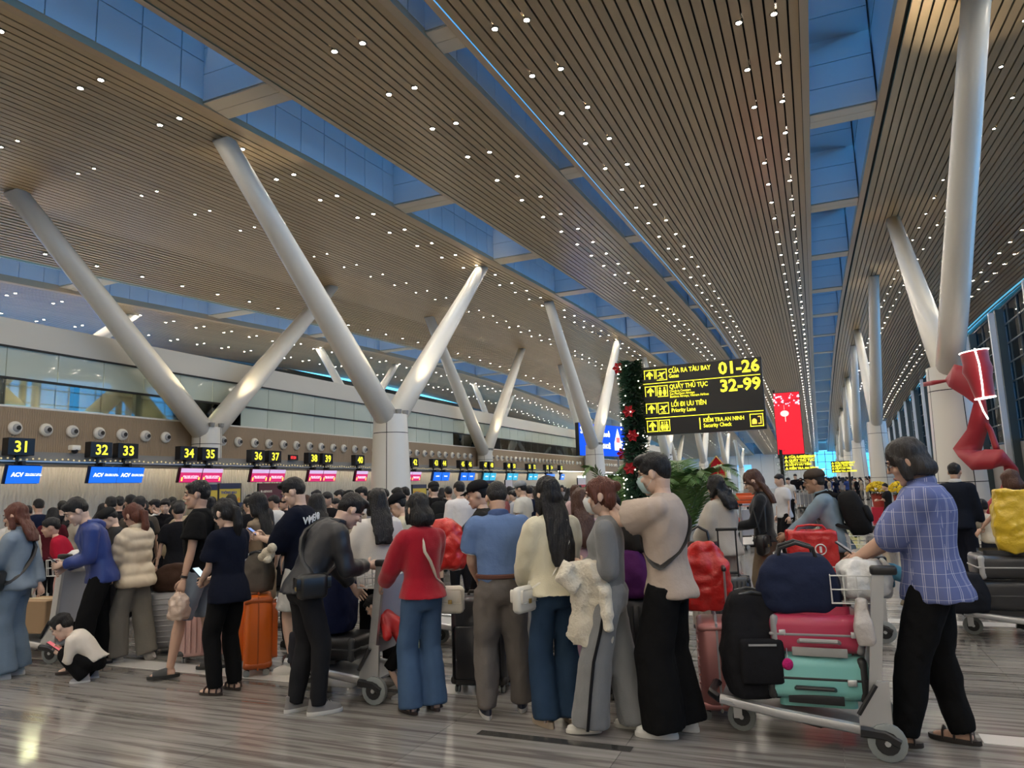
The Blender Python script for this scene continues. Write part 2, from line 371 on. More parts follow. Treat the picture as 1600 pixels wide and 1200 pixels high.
M_BACKP = glass('back_painted_glass', (.62, .71, .64), .10, .03, opac=.97); M_CLEAR = glass('clear_glazing', (.82, .93, .90), .10)
k = 0; y = 4.4
GP = MB().box((0, 0, 0), (.04, 1.27, .72)).mesh('glass_panel', M_BACKP); GC = MB().box((0, 0, 0), (.03, 1.27, .70)).mesh('window_pane', M_CLEAR)
GP2 = MB().box((0, 0, 0), (.03, 1.27, .70)).mesh('glass_panel', M_BACKP)
while y < Y1 - 1:
    if y < 75:
        obj('glass_panel', GP, wall, (WX + .08, y + .64, 5.01)); obj('window_pane' if not 17.8 < y < 33 else 'glass_panel', GC if not 17.8 < y < 33 else GP2, wall, (WX + .06, y + .64, 4.26))
    y += 1.29
bx('far_glass_panel', (WX + .08, 88, 5.01), (.04, 25, .72), M_BACKP, wall); bx('far_window_pane', (WX + .06, 88, 4.26), (.04, 25, .70), M_CLEAR, wall)
# rooms behind the glazing: floor, ceiling, rear wall, warm ceiling lamps
rm = bx('mezzanine_floor', (WX - 3.5, (Y0 + Y1) / 2, 3.8), (7, Y1 - Y0, .1), mat('lounge_floor', (.3, .26, .22), .4), wall)
bx('lounge_ceiling', (WX - 3.5, (Y0 + Y1) / 2, 5.45), (7, Y1 - Y0, .1), mat('lounge_ceiling', (.62, .52, .38), .6), wall)
bx('lounge_rear_wall', (WX - 5.5, (Y0 + Y1) / 2, 4.6), (.1, Y1 - Y0, 1.6), mat('lounge_wall', (.30, .27, .22), .6), wall)
bx('mezzanine_roof', (WX - 6, (Y0 + Y1) / 2, 6.08), (12, Y1 - Y0, .06), M_WALLP, wall)
bx('rear_wall', (-32.2, (Y0 + Y1) / 2, 7.5), (.2, Y1 - Y0, 5), glass('blue_rear_glass', (.4, .6, .8), .2), wall)
M_WARM = mat('warm_lamp', (1, .8, .5), .5, emit=(1, .80, .50), es=45); M_SKYW = mat('window_view', (.1, .3, .5), .4, emit=(.15, .48, .80), es=.8)
for j in range(40):
    y = 9 + j * 1.9
    if 1:
        for q in range(2):
            b = MB(); b.cyl((WX - 1.2 - 2 * q, y + .5 * q, 5.38), (WX - 1.2 - 2 * q, y + .5 * q, 5.40), .09, n=10); b.build('lounge_lamp', M_WARM, wall)
    bx('lounge_mullion', (WX - .15, y, 4.26), (.15, .16, .74), mat('dark_bronze', (.06, .055, .05), .4), wall)
for y0, y1 in ((9, 11.3), (13.2, 15.0), (16.4, 17.6), (44, 50)): bx('lounge_window', (WX - 5.4, (y0 + y1) / 2, 4.3), (.06, y1 - y0, .8), M_SKYW, wall)
b = MB(); b.tube([(WX - 2.6 + .5 * cos(a / 12 * pi) , 14.8 + 1.1 * sin(a / 12 * pi), 5.34) for a in range(25)], .03, 6); b.build('ring_lamp', M_WARM, wall)
# jet nozzles
def nozzle():
    r = empty('air_nozzle'); b = MB(); b.tube([(0, 0, 0), (.05, 0, 0), (.09, 0, 0)], [.165, .16, .115], 16); b.build('rim', M_WHITE, r, True)
    b = MB(); b.ell((.08, 0, 0), (.07, .1, .1), 12, 8); b.build('ball', mat('nozzle_grey', (.42, .42, .42), .4), r, True)
    b = MB(); b.cyl((.13, .012, 0), (.155, .015, 0), .055, n=12); b.build('throat', M_BLACK, r); return r
NZ = nozzle(); ny = [10.95 + .718 * i + (0.03 if i % 2 else 0) for i in range(60)]
ny = [y for y in ny if all(abs(y - c) > .55 for c in (16.4, 36.4))]
for i, y in enumerate(ny):
    o = NZ if i == 0 else copy_tree(NZ); o.location = (WX + .41, y, 3.37)
    tag(o, ordw(i) + ' round white air nozzle along the brown band above the desks', 'vent', 'air nozzles along the brown band')
NS = MB()
for yy in range(56):
    if all(abs(54.5 + yy * .8 - c) > .6 for c in (56.4, 76.4, 96.4)): NS.cyl((WX + .4, 54.5 + yy * .8, 3.37), (WX + .5, 54.5 + yy * .8, 3.37), .15, .1, n=8)
tag(NS.build('distant_nozzles', M_WHITE), 'line of tiny white air nozzles far along the brown band', 'vents', kind='stuff')

# ---- the hall closes behind the photographer
tag(bx('wall_back', (-11, -36.2, 4.5), (43, .3, 9), M_WALLP), kind='structure')
bx('soffit_light', (WX + .45, 20, 2.685), (.07, 90, .02), mat('strip_lamp', (1, 1, 1), .5, emit=(1, .86, .66), es=9), wall)
# ---- far end wall
EY = 135.3
ew = bx('wall_end', (-16.6, EY, 4), (32.8, .3, 8.4), M_DARK); bx('end_header', (4.6, EY, 7.3), (9.6, .3, 2.0), M_WALLP, ew); tag(ew, kind='structure'); ew.data.materials[0] = mat('end_backing', (.25, .25, .26), .6)
for i in range(12):
    bx('wall_panel', (-1.6 - 2.15 * i, EY - .2, 3.1), (2.1, .08, 6.2), mat('light_grey_panel', (.60, .62, .64), .4), ew)
eg = tag(bx('window_1', (4.6, EY, 3), (9.4, .1, 6.4), glass('end_glazing', (.75, .9, 1), .05)), kind='structure')
for i in range(8): bx('mullion', (.2 + 1.25 * i, EY - .1, 3), (.1, .1, 6.3), M_GREY, eg)
for i in range(5): bx('transom', (4.6, EY - .1, .4 + 1.3 * i), (9.4, .1, .08), M_GREY, eg)
for x, w in ((-15.6, 2.0), (-12, 2.4)): tag(bx('window_2', (x, EY - .35, 3.2), (w, .06, 2.2), mat('end_window_view', (.1, .3, .5), .3, emit=(.1, .42, .85), es=.8)), kind='structure')

# ---- right glass facade
FXX = 9.2
fc = tag(bx('wall_right', (FXX + .15, 50, 1.5), (.3, 174, 3.0), mat('grey_brown_wall', (.25, .235, .22), .5)), kind='structure')
gw = tag(bx('window_3', (FXX + .1, 50, 6.6), (.05, 174, 7.4), glass('facade_glazing', (.7, .88, 1), .06)), kind='structure')
for i in range(8): bx('transom', (FXX + .04, 50, 3.1 + .95 * i), (.05, 174, .06), mat('dark_frame', (.03, .05, .06), .4), gw)
for i in range(60):
    y = 20 + 1.9 * i; bx('mullion', (FXX + .04, y, 6.4), (.05, .06, 6.8), MATS['dark_frame'], gw)
FIN = MB().box((0, 0, 0), (.42, .22, 9.6)).mesh('fin', mat('fin_white', (.60, .64, .70), .4)); FD = MB().box((0, 0, 0), (.35, .25, 9.6)).mesh('dark_post', MATS['dark_frame'])
for i in range(25):
    y = -31 + 6.667 * i; obj('fin', FIN, fc, (FXX - .26, y, 4.8)); obj('dark_post', FD, fc, (FXX - .15, y - .7, 4.8))

# ---- columns
def column(X, Y, ztop, rb, rt, r_arm0=.33, r_arm1=.22, spread=6.4, label='', bare=False, arms=(-1, 1)):
    root = empty('column', (X, Y, 0), kind='structure', label=label, cat='column')
    n = 24
    if not bare:
        prof = [(0, rb), (ztop - .02, rt)]
        MB().tube([(0, 0, 0), (0, 0, ztop - .02)], [rb - .02, rt - .02], n).build('core', M_SEAM, root, True)
        # curved cladding panels between open joints
        zs = [0.0, ztop * .34, ztop * .86, ztop]; q = 6
        for a in range(len(zs) - 1):
            for k in range(4):
                b = MB(); r0 = rb + (rt - rb) * zs[a] / ztop; r1 = rb + (rt - rb) * zs[a + 1] / ztop; g = .011
                ang = [(pi / 2 * k + .35) + (pi / 2) * j / q for j in range(q + 1)]; ang[0] += g / r0; ang[-1] -= g / r0
                rr = [[Vector((r * cos(t), r * sin(t), z)) for t in ang] for z, r in ((zs[a] + .01, r0), (zs[a + 1] - .01, r1))]
                b.loft([rr[0], rr[1]], False, False); b.build('cladding_panel', M_CLAD, root, 'all')
        MB().tube([(0, 0, ztop - .03), (0, 0, ztop)], [rt, rt], n).build('cap', M_CLAD, root, True)
    for sgn in arms:
        yt = Y + sgn * spread; zt = ZC(yt) + .05
        a = Vector((0, sgn * .12, ztop - .15)); b_ = Vector((0, sgn * spread, zt)); L = b_ - a
        b = MB(); b.tube([a, a + L * .3, a + L * .75, b_], [r_arm0, r_arm0 * .97, r_arm1 * 1.12, r_arm1], 20); b.build('arm', M_WHITE, root, 'all')
    return root
ups = []
for k, Y in enumerate((-3.2, 17.0, 37.0, 57, 77, 97, 117)):
    if k: column(-10.92, Y, 3.7, .62, .47, label=['', 'white V column nearest the queue, above the check-in crowd', 'white V column beside the blue advertising screen'][k] if k < 3 else 'white V column in the middle row far down the hall')
    ups.append((-10.92, Y))
for k, Y in enumerate((-3.6, 16.4, 36.4, 56.4, 76.4, 96.4)):
    if k: column(-17.15, Y, 3.7, .50, .42, r_arm0=.34, r_arm1=.24, spread=6.15, label='white V column in front of the brown band at desks 34 and 35' if k == 1 else 'slim white V column at the check-in desks, second along the band' if k == 2 else 'slim white V column at the check-in desks far along the band')
    ups.append((-17.15, Y))
RC = [(3.0, 19.0), (3.05, 41.5), (3.1, 61.5), (3.1, 81), (3.1, 100), (3.1, 118)]
for k, (X, Y) in enumerate(RC):
    column(X, Y, 4.0 if k < 1 else 4.35, .54 if k < 1 else .60, .45, r_arm0=.29, r_arm1=.21, spread=6.6 if k == 0 else 7.2,
           label='big white V column with the red ribbon wound round it' if k == 0 else 'white V column behind the yellow flower pots' if k == 1 else 'white V column receding along the glass facade')
    ups.append((X, Y))
for k, Y in enumerate((16.4, 36.4, 56.4)): column(-25.5, Y, 6.1, .3, .3, r_arm0=.26, r_arm1=.2, spread=4.5, label='short white strut pair rising above the mezzanine', bare=True)
# uplights on the column heads
UPL = MB().tube([(0, 0, 0), (0, 0, .12)], [.07, .09], 10).mesh('uplight', M_GREY)
for i, (X, Y) in enumerate(ups):
    if Y > 60: continue
    for s in (-1, 1):
        if Y > 0:
            o = obj('uplight', UPL, None, (X + .38, Y + s * .18, 4.35 if X > 0 and Y > 30 else 4.0 if X > 0 else 3.7)); tag(o, ('near' if s < 0 else 'far') + '-facing grey uplight on top of the ' + ordw(int(Y // 20)) + (' column by the glass wall' if X > 0 else ' column of the middle row' if X > -12 else ' column at the check-in desks'), 'light', 'uplights on the columns')
        l = bpy.data.lights.new('uplight_lamp', 'SPOT'); l.energy = 260; l.color = (1, .80, .50); l.spot_size = radians(26); l.spot_blend = .6; l.shadow_soft_size = .05
        lo = bpy.data.objects.new('uplight_lamp', l); COL.objects.link(lo); lo.location = (X + .45, Y + s * .2, 4.25 if X < 0 else 4.7)
        d = Vector((X + .25, Y + s * 6.6, ZC(Y + s * 6.6))) - lo.location; lo.rotation_euler = d.to_track_quat('-Z', 'Y').to_euler()
# ================================================================ PEOPLE
PENDING = []                                             # (object, voxel, smoothing, noise, extra MB) resolved in one evaluation
def blob(name, b, m, parent, vox, sm=4, nz=None, extra=None, shrink=0):
    me = b.mesh(name, m); o = obj(name, me, parent)
    r = o.modifiers.new('r', 'REMESH'); r.mode = 'VOXEL'; r.voxel_size = vox; r.use_smooth_shade = True
    if sm:
        s = o.modifiers.new('s', 'SMOOTH'); s.factor = .5; s.iterations = sm
    PENDING.append((o, nz, extra, m)); return o
def resolve():
    bpy.context.view_layer.update(); dg = bpy.context.evaluated_depsgraph_get()
    for o, nz, extra, m in PENDING:
        me = bpy.data.meshes.new_from_object(o.evaluated_get(dg), depsgraph=dg); n = len(me.vertices)
        if nz and n:
            co = np.empty(n * 3); no = np.empty(n * 3); me.vertices.foreach_get('co', co); me.vertices.foreach_get('normal', no) if False else me.vertex_normals.foreach_get('vector', no)
            co = co.reshape(-1, 3); no = no.reshape(-1, 3); (fx, fy, fz), amp, seed = nz
            d = _noise(co * np.array((fx, fy, fz)) + seed) * .65 + _noise(co * np.array((fx, fy, fz)) * 2.1 + seed * 2) * .35
            co = co + no * (d * amp)[:, None]; me.vertices.foreach_set('co', co.ravel())
        if extra is not None and extra.v:
            bm = bmesh.new(); bm.from_mesh(me); e = extra.mesh('x', m, 'all'); bm.from_mesh(e); bm.to_mesh(me); bm.free(); bpy.data.meshes.remove(e)
            me.polygons.foreach_set('use_smooth', [True] * len(me.polygons))
        old = o.data; o.modifiers.clear(); o.data = me; me.name = o.name
        me.materials.clear(); me.materials.append(m); bpy.data.meshes.remove(old)
    PENDING.clear()
_rng = np.random.RandomState(3); _perm = _rng.rand(64, 64, 64)
def _noise(p):                                           # vectorised value noise in -1..1
    i = np.floor(p).astype(int); f = p - i; f = f * f * (3 - 2 * f); r = 0
    for dx in (0, 1):
        for dy in (0, 1):
            for dz in (0, 1):
                w = (f[:, 0] if dx else 1 - f[:, 0]) * (f[:, 1] if dy else 1 - f[:, 1]) * (f[:, 2] if dz else 1 - f[:, 2])
                r = r + w * _perm[(i[:, 0] + dx) % 64, (i[:, 1] + dy) % 64, (i[:, 2] + dz) % 64]
    return r * 2 - 1
V3 = Vector
def skin(tone=0): return mat('skin_%d' % tone, [(.52, .33, .24), (.62, .43, .33), (.40, .25, .17)][tone], .5, spec=.35)
def hairmat(k, c):
    m = mat('hair_' + k, c, .42, spec=.4); t = m.node_tree; b = t.nodes['Principled BSDF']; co = t.nodes.new('ShaderNodeTexCoord'); mp = t.nodes.new('ShaderNodeMapping'); mp.inputs['Scale'].default_value = (150, 150, 9)
    n = t.nodes.new('ShaderNodeTexNoise'); n.inputs['Scale'].default_value = 1; n.inputs['Detail'].default_value = 3; n.inputs['Distortion'].default_value = .6; t.links.new(co.outputs['Object'], mp.inputs[0]); t.links.new(mp.outputs[0], n.inputs['Vector'])
    u = t.nodes.new('ShaderNodeBump'); u.inputs['Strength'].default_value = 1.; u.inputs['Distance'].default_value = .012; t.links.new(n.outputs[0], u.inputs['Height']); t.links.new(u.outputs[0], b.inputs['Normal'])
    x = t.nodes.new('ShaderNodeMix'); x.data_type = 'RGBA'; x.inputs[6].default_value = (*[v * .45 for v in c], 1); x.inputs[7].default_value = (*[v * 1.6 for v in c], 1); t.links.new(n.outputs[0], x.inputs[0]); t.links.new(x.outputs[2], b.inputs['Base Color']); return m
M_HAIR = {k: hairmat(k, c) for k, c in dict(black=(.006, .005, .005), brown=(.07, .030, .017), auburn=(.11, .035, .020), grey=(.028, .024, .021)).items()}
M_EYE = mat('eye_dark', (.01, .008, .007), .15); M_EYEW = mat('eye_white', (.42, .38, .35), .3); M_LIP = mat('lips', (.42, .17, .14), .5)
SMAT = {}
def fabric(col, kind='cloth'):
    k = (tuple(col), kind)
    if k not in SMAT:
        if kind == 'denim': SMAT[k] = mat('denim_%d' % len(SMAT), col, .85, bump=(120, .25, .002), var=(6, .3), spec=.15)
        elif kind == 'shiny': SMAT[k] = mat('nylon_%d' % len(SMAT), col, .42, bump=(12, .4, .01), var=(4, .1))
        elif kind == 'knit': SMAT[k] = mat('knit_%d' % len(SMAT), col, .95, bump=(140, .6, .004), var=(7, .12), sheen=.3, spec=.1)
        elif kind == 'leather': SMAT[k] = mat('leather_%d' % len(SMAT), col, .38, bump=(70, .3, .002))
        elif kind == 'plain': SMAT[k] = mat('plain_%d' % len(SMAT), col, .6)
        else: SMAT[k] = mat('cloth_%d' % len(SMAT), col, .9, bump=(6, .5, .04), var=(5, .08), spec=.12)
    return SMAT[k]
def ik(a, t, l1, l2, pole):
    d = t - a; L = min(d.length, (l1 + l2) * .998); d = d.normalized() if d.length > 1e-6 else V3((0, 0, -1)); t = a + d * L
    x = (l1 * l1 - l2 * l2 + L * L) / (2 * L); h = sqrt(max(l1 * l1 - x * x, 0)); p = pole - d * pole.dot(d); p = p.normalized() if p.length > 1e-5 else d.orthogonal().normalized()
    return a + d * x + p * h, t
def hand_geo(b, w, d, nrm, side, s, curl=.9, n=6, spread=.05, curls=None):
    """palm + four unequal fingers + side thumb; d = pointing direction, nrm = back-of-hand normal"""
    d = d.normalized(); nrm = (nrm - d * nrm.dot(d)); nrm = nrm.normalized() if nrm.length > 1e-4 else d.orthogonal().normalized(); lat = d.cross(nrm) * side
    P = lambda l, a, o: w + d * l * s + lat * a * s + nrm * o * s
    rings = []
    for l, hw, th in ((-.01, .025, .021), (.02, .033, .019), (.06, .041, .016), (.092, .041, .013)):
        rings.append([P(l, hw * cos(2 * pi * k / 8), th * sin(2 * pi * k / 8)) for k in range(8)])
    b.loft(rings)
    for j, (a, ln, r) in enumerate(((.031, .070, .0088), (.0105, .078, .0090), (-.0105, .073, .0086), (-.030, .058, .0076))):
        c = curl if curls is None else curls[j]; p = P(.085, a, 0); pts = [p]; ang = c * .35; dd = d + lat * spread * (1.2 - j * .8)
        for q, f in enumerate((.44, .32, .24)):
            v = (dd * cos(ang) - nrm * sin(ang)).normalized(); p = p + v * ln * f * s; pts.append(p); ang += c * .75
        b.tube(pts, [r * s, r * s * .95, r * s * .85, r * s * .6], n)
    t0 = P(.018, .030, -.006); dv = (d * .75 + lat * .7 - nrm * .35).normalized(); t1 = t0 + dv * .042 * s; t2 = t1 + (d * .9 + lat * .25 - nrm * (.2 + .3 * curl)).normalized() * .032 * s; t3 = t2 + (d - nrm * (.3 + .4 * curl)).normalized() * .024 * s
    b.tube([t0 - dv * .01 * s, t0, t1, t2, t3], [.012 * s, .0135 * s, .0115 * s, .0098 * s, .006 * s], n)
def person(px, py, rz, label, h=1.7, lod=0, sex='m', top=None, bottom=None, shoes=None, hair=('short', 'black'), tone=0, lean=0, bend=0, head=(12, 0, 0),
           feet=((-.1, .02), (.1, -.02)), hl=(-.28, .05, .80), hr=(.28, .05, .80), curl=(.9, .9), hz=.952, face=True, fat=1., group=None, mask=False, glasses=False, cap=None,
           footrz=(8, -8), foot_pitch=(0, 0), pole_l=None, pole_r=None, kneep=None, hdir=(None, None), hnrm=(None, None), neckf=14, shift=0., over=None, headscale=1., cat='person', toe_z=(0, 0), belt=None, watch=None):
    """one figure; local frame x right, y forward, z up; lengths given for a 1.75 m body"""
    s = h / 1.75; fem = sex == 'f'; vx = (.013, .026, .04)[lod]; root = empty('person', (px, py, 0), radians(rz), label, cat, group)
    top = top or {}; bottom = bottom or {}; shoes = shoes or {}
    S = lambda x, y, z: V3((x * s, y * s, z * s)); K = (.9 if fem else 1.) * fat; SK = skin(tone)
    hip = S(shift, 0, hz)
    L_sp = .55
    def sp(t):                                            # spine point, direction at height t above the hips
        n = 8; p = hip.copy(); 
        tt = max(t, 0)
        for i in range(n):
            a = radians(lean + bend * ((i + .5) / n * tt / L_sp)); p = p + V3((0, sin(a), cos(a))) * (tt * s / n)
        if t < 0: p = hip + V3((0, sin(radians(lean * .3)), cos(radians(lean * .3)))) * t * s
        a = radians((lean + bend * tt / L_sp) if t >= 0 else lean * .3); return p, V3((0, sin(a), cos(a))), V3((0, cos(a), -sin(a)))
    def torso(b, prof, n=16):
        rings = []
        for t, hw, hd, yo in prof:
            p, u, f = sp(t)
            rings.append([p + f * yo * s + V3((1, 0, 0)) * (hw * s * cos(2 * pi * k / n)) + f * (hd * s * sin(2 * pi * k / n)) for k in range(n)])
        b.loft(rings)
    sw = (.158 if fem else .182) * (1 + (fat - 1) * .4); N, Nu, Nf = sp(L_sp)
    if fem: base = [(-.12, .10, .07, -.01), (-.06, .155, .11, -.012), (.02, .168, .118, -.012), (.13, .128, .092, 0), (.27, .138, .108, .008), (.37, .152, .12, .014), (.46, .158, .095, 0), (.52, .12, .07, -.005), (.56, .055, .05, 0)]
    else: base = [(-.12, .10, .075, -.01), (-.06, .155, .11, -.01), (.02, .165, .12, -.008), (.13, .150, .108, .004), (.28, .165, .122, .006), (.40, .185, .128, .004), (.47, .188, .105, -.004), (.525, .14, .075, -.008), (.565, .06, .055, 0)]
    base = [(t, hw * (fat if t > -.1 else 1), hd * fat ** 1.2, yo) for t, hw, hd, yo in base]
    # --- joints
    ss, su, sf = sp(.47); sh = {-1: ss + V3((-sw * s, 0, 0)), 1: ss + V3((sw * s, 0, 0))}
    arms = {}
    for sd, tg, pole in ((-1, hl, pole_l), (1, hr, pole_r)):
        pole = V3(pole) if pole else V3((sd * .45, -.6, -.6)); e, w = ik(sh[sd], S(*tg), .29 * s, .255 * s, pole); arms[sd] = (sh[sd], e, w)
    legs = {}
    for sd, ft, fp, tz in ((-1, feet[0], foot_pitch[0], toe_z[0]), (1, feet[1], foot_pitch[1], toe_z[1])):
        hp = hip + V3((sd * .088 * s, 0, -.02 * s)); fz = ft[2] if len(ft) > 2 else 0
        an = V3((ft[0] * s, ft[1] * s, (.085 + fz) * s)); kp = V3(kneep) if kneep else V3((sd * .12, 1, 0)); kn, an = ik(hp, an, .43 * s, .43 * s, kp); legs[sd] = (hp, kn, an)
    # --- head frame
    nk, nu, nf = sp(.54); a = radians(lean + bend + neckf * .6); neck_top = nk + V3((0, sin(a), cos(a))) * .060 * s
    pit, yaw, roll = [radians(v) for v in head]
    MR = Matrix.Rotation(-yaw, 3, 'Z') @ Matrix.Rotation(-pit, 3, 'X') @ Matrix.Rotation(roll, 3, 'Y'); hs = s * headscale * 1.12
    HC = neck_top + MR @ V3((0, .02, .088)) * hs
    Hp = lambda x, y, z: HC + MR @ V3((x, y, z)) * hs
    # --- body (skin)
    b = MB(); torso(b, [(t, hw * .93, hd * .93, yo) for t, hw, hd, yo in base])
    b.tube([sp(.50)[0], neck_top, Hp(0, -.02, -.05)], [(.062 if not fem else .05) * s, (.056 if not fem else .044) * s, .055 * hs], 12)
    ex = MB(); fn = 6 if lod == 0 else 4
    for i, sd in enumerate((-1, 1)):
        A, E, Wr = arms[sd]; kk = K * s
        b.tube([A, A + (E - A) * .5, E], [.056 * kk, .046 * kk, .039 * kk], 10); b.ell(E, .039 * kk, 8, 6)
        b.tube([E, E + (Wr - E) * .3, Wr], [.039 * kk, .041 * kk, .026 * kk], 10)
        d = V3(hdir[i]) if hdir[i] else (Wr - E).normalized(); nr = V3(hnrm[i]) if hnrm[i] else V3((sd, .15, .25))
        b.ell(Wr, .027 * s * (.9 if fem else 1), 8, 6); hand_geo(ex, Wr + d.normalized() * .012 * s, d, nr, -1 if sd > 0 else 1, s * (.92 if fem else 1), curl[i], fn)
        hp, kn, an = legs[sd]
        b.tube([hp, hp + (kn - hp) * .5, kn], [.085 * kk, .07 * kk, .052 * kk], 12); b.ell(kn, .053 * kk, 8, 6)
        b.tube([kn, kn + (an - kn) * .3, an], [.05 * kk, .056 * kk, .034 * kk], 12)
        if shoes.get('kind') in ('sandal', 'slide', 'crocs', 'bare', 'platform') or lod:
            fa = radians(footrz[i]); fd = V3((-sin(fa), cos(fa), -sin(radians(foot_pitch[i])))); q = an + V3((0, 0, -.045 * s)); raise_ = shoes.get('h', 0)
            b.tube([q - fd * .045 * s, q + fd * .04 * s, q + fd * .11 * s + V3((0, 0, -.012 * s)), q + fd * .165 * s + V3((0, 0, -.018 * s))], [.032 * s, .034 * s, .030 * s, .018 * s], 10)
    blob('body', b, SK, root, vx * (.85 if lod == 0 else 1), 3, None, ex)
    # --- head: its own finer surface, rooted inside the neck
    if True:
        b = MB(); b.ell(Hp(0, -.012, .030), [v * hs for v in (.074, .092, .088)], 20, 14, MR); b.ell(Hp(0, .022, -.035), [v * hs for v in (.057, .066, .080)], 16, 12, MR)
        b.ell(Hp(0, .066, -.096), [v * hs for v in (.026, .020, .018)], 10, 8, MR); b.tube([Hp(0, .083, .022), Hp(0, .100, -.004), Hp(0, .108, -.024)], [.008 * hs, .011 * hs, .014 * hs], 8)
        b.ell(Hp(0, .077, .036), [v * hs for v in (.050, .014, .012)], 10, 8, MR); b.ell(Hp(0, .083, -.060), [v * hs for v in (.024, .012, .014)], 10, 8, MR)
        for sd in (-1, 1):
            b.ell(Hp(sd * .040, .062, -.022), [v * hs for v in (.024, .020, .020)], 10, 8, MR); b.ell(Hp(sd * .078, -.008, -.004), [v * hs for v in (.010, .019, .031)], 10, 8, MR)
        b.tube([Hp(0, -.03, -.04), neck_top - (neck_top - nk) * .2], [.056 * hs, (.054 if not fem else .043) * s], 12)
        hd = blob('head', b, SK, root, (.0068, .014, .026)[lod] * headscale, 2)
        if face and lod < 2:
            for sd in (-1, 1):
                b = MB(); b.ell(Hp(sd * .031, .0795, .010), [v * hs for v in (.0145, .008, .0075)], 10, 6, MR); b.mat(1); b.ell(Hp(sd * .031, .0845, .010), [v * hs for v in (.0065, .005, .0066)], 8, 6, MR)
                b.build('eye', [M_EYEW, M_EYE], hd, True)
                MB().tube([Hp(sd * .013, .092, .030), Hp(sd * .033, .090, .037), Hp(sd * .052, .074, .031)], [.0035 * hs, .004 * hs, .002 * hs], 6).build('eyebrow', M_HAIR['black'], hd, True)
            if not mask:
                b = MB(); b.tube([Hp(-.023, .085, -.060), Hp(0, .0965, -.057), Hp(.023, .085, -.060)], [.002 * hs, .0062 * hs, .002 * hs], 6); b.build('mouth', M_LIP, hd, True)
    if mask:
        b = MB(); rings = []
        for k, (z, w, yo) in enumerate(((-.105, .035, .07), (-.085, .05, .098), (-.05, .056, .112), (-.015, .052, .118), (.008, .038, .100))):
            rings.append([Hp(w * sin(t * 1.35) * 1.1, yo * (.35 + .65 * cos(t * 1.25)), z) for t in [-1 + j / 5 for j in range(11)]])
        b.loft(rings, False, False)
        for sd in (-1, 1):
            for z in (.0, -.07): b.tube([Hp(sd * .05, .055, z), Hp(sd * .076, .0, .01 if z == 0 else -.03)], .0015 * hs, 4)
        b.build('face_mask', mat('mask_' + mask, (.62, .64, .64) if mask == 'white' else (.35, .5, .52), .7), root, 'all')
    if glasses:
        b = MB()
        for sd in (-1, 1):
            b.tube([Hp(sd * (.034 + .024 * cos(2 * pi * k / 12)), .098 - .006 * abs(cos(2 * pi * k / 12)), .008 + .019 * sin(2 * pi * k / 12)) for k in range(13)], .0016 * hs, 4)
            b.tube([Hp(sd * .058, .092, .012), Hp(sd * .074, .04, .012), Hp(sd * .080, -.01, .008)], .0016 * hs, 4)
        b.tube([Hp(-.01, .098, .012), Hp(.01, .098, .012)], .0016 * hs, 4); b.build('glasses', M_BLACK, root, True)
    # --- hair
    st, hc = hair; HM = M_HAIR[hc]; hv = (.009, .018, .03)[lod]; b = MB(); nzv = ((30, 30, 9), .010, 3 + px)
    if st in ('short', 'quiff', 'curly', 'fade'):
        b.ell(Hp(0, -.018, .050), [v * hs for v in (.081, .098, .084)], 18, 12, MR); b.ell(Hp(0, -.055, .010), [v * hs for v in (.070, .058, .062)], 14, 10, MR)
        for sd in (-1, 1): b.ell(Hp(sd * .066, .005, .030), [v * hs for v in (.014, .035, .030)], 10, 8, MR)
        if st in ('quiff', 'fade'):
            b.ell(Hp(0, .045, .100), [v * hs for v in (.060, .058, .034)], 14, 10, MR)
        else: b.ell(Hp(0, .045, .082), [v * hs for v in (.062, .048, .030)], 14, 10, MR)
        nzv = ((24, 24, 24), .016 if st == 'curly' else .009, px)
    elif st == 'buzz':
        b.ell(Hp(0, -.018, .040), [v * hs for v in (.0785, .093, .083)], 18, 12, MR); b.ell(Hp(0, -.05, .0), [v * hs for v in (.068, .055, .055)], 14, 10, MR); nzv = None
    elif st != 'none':
        cl = st[0] if isinstance(st, tuple) else st; Ln = st[1] if isinstance(st, tuple) else .45
        b.ell(Hp(0, -.016, .045), [v * hs for v in (.086, .102, .092)], 18, 12, MR)
        b.ell(Hp(0, -.05, -.01), [v * hs for v in (.078, .066, .085)], 14, 10, MR)
        for sd in (-1, 1): b.tube([Hp(sd * .045, .055, .085), Hp(sd * .077, .035, .03), Hp(sd * .080, .015, -.04)], [.018 * hs, .017 * hs, .015 * hs], 8)
        if cl in ('long', 'bob', 'wavy'):
            top_p = Hp(0, -.05, .0); back = sp(.42)[0]; end = V3((top_p.x, min(top_p.y - .02 * s, back.y - (.115 + (top or {}).get('fit', 0) * .9 + (top or {}).get('loose', 0) * .5) * s) if cl != 'bob' else top_p.y - .015 * s, top_p.z - Ln * s)); w0 = .098 if cl != 'wavy' else .108
            pts = [top_p, top_p.lerp(end, .35) + V3((0, -.015, 0)), top_p.lerp(end, .7) + V3((0, -.015, 0)), end]; ww = (w0, w0 * 1.12, w0 * 1.12, w0 * .85) if cl != 'bob' else (w0, w0 * 1.08, w0 * 1.1, w0 * 1.0)
            rings = [[p + V3((w * s * cos(2 * pi * k / 12), w * s * .42 * sin(2 * pi * k / 12) * (1.9 if cl == 'bob' else 1), 0)) for k in range(12)] for p, w in zip(pts, ww)]
            b.loft(rings)
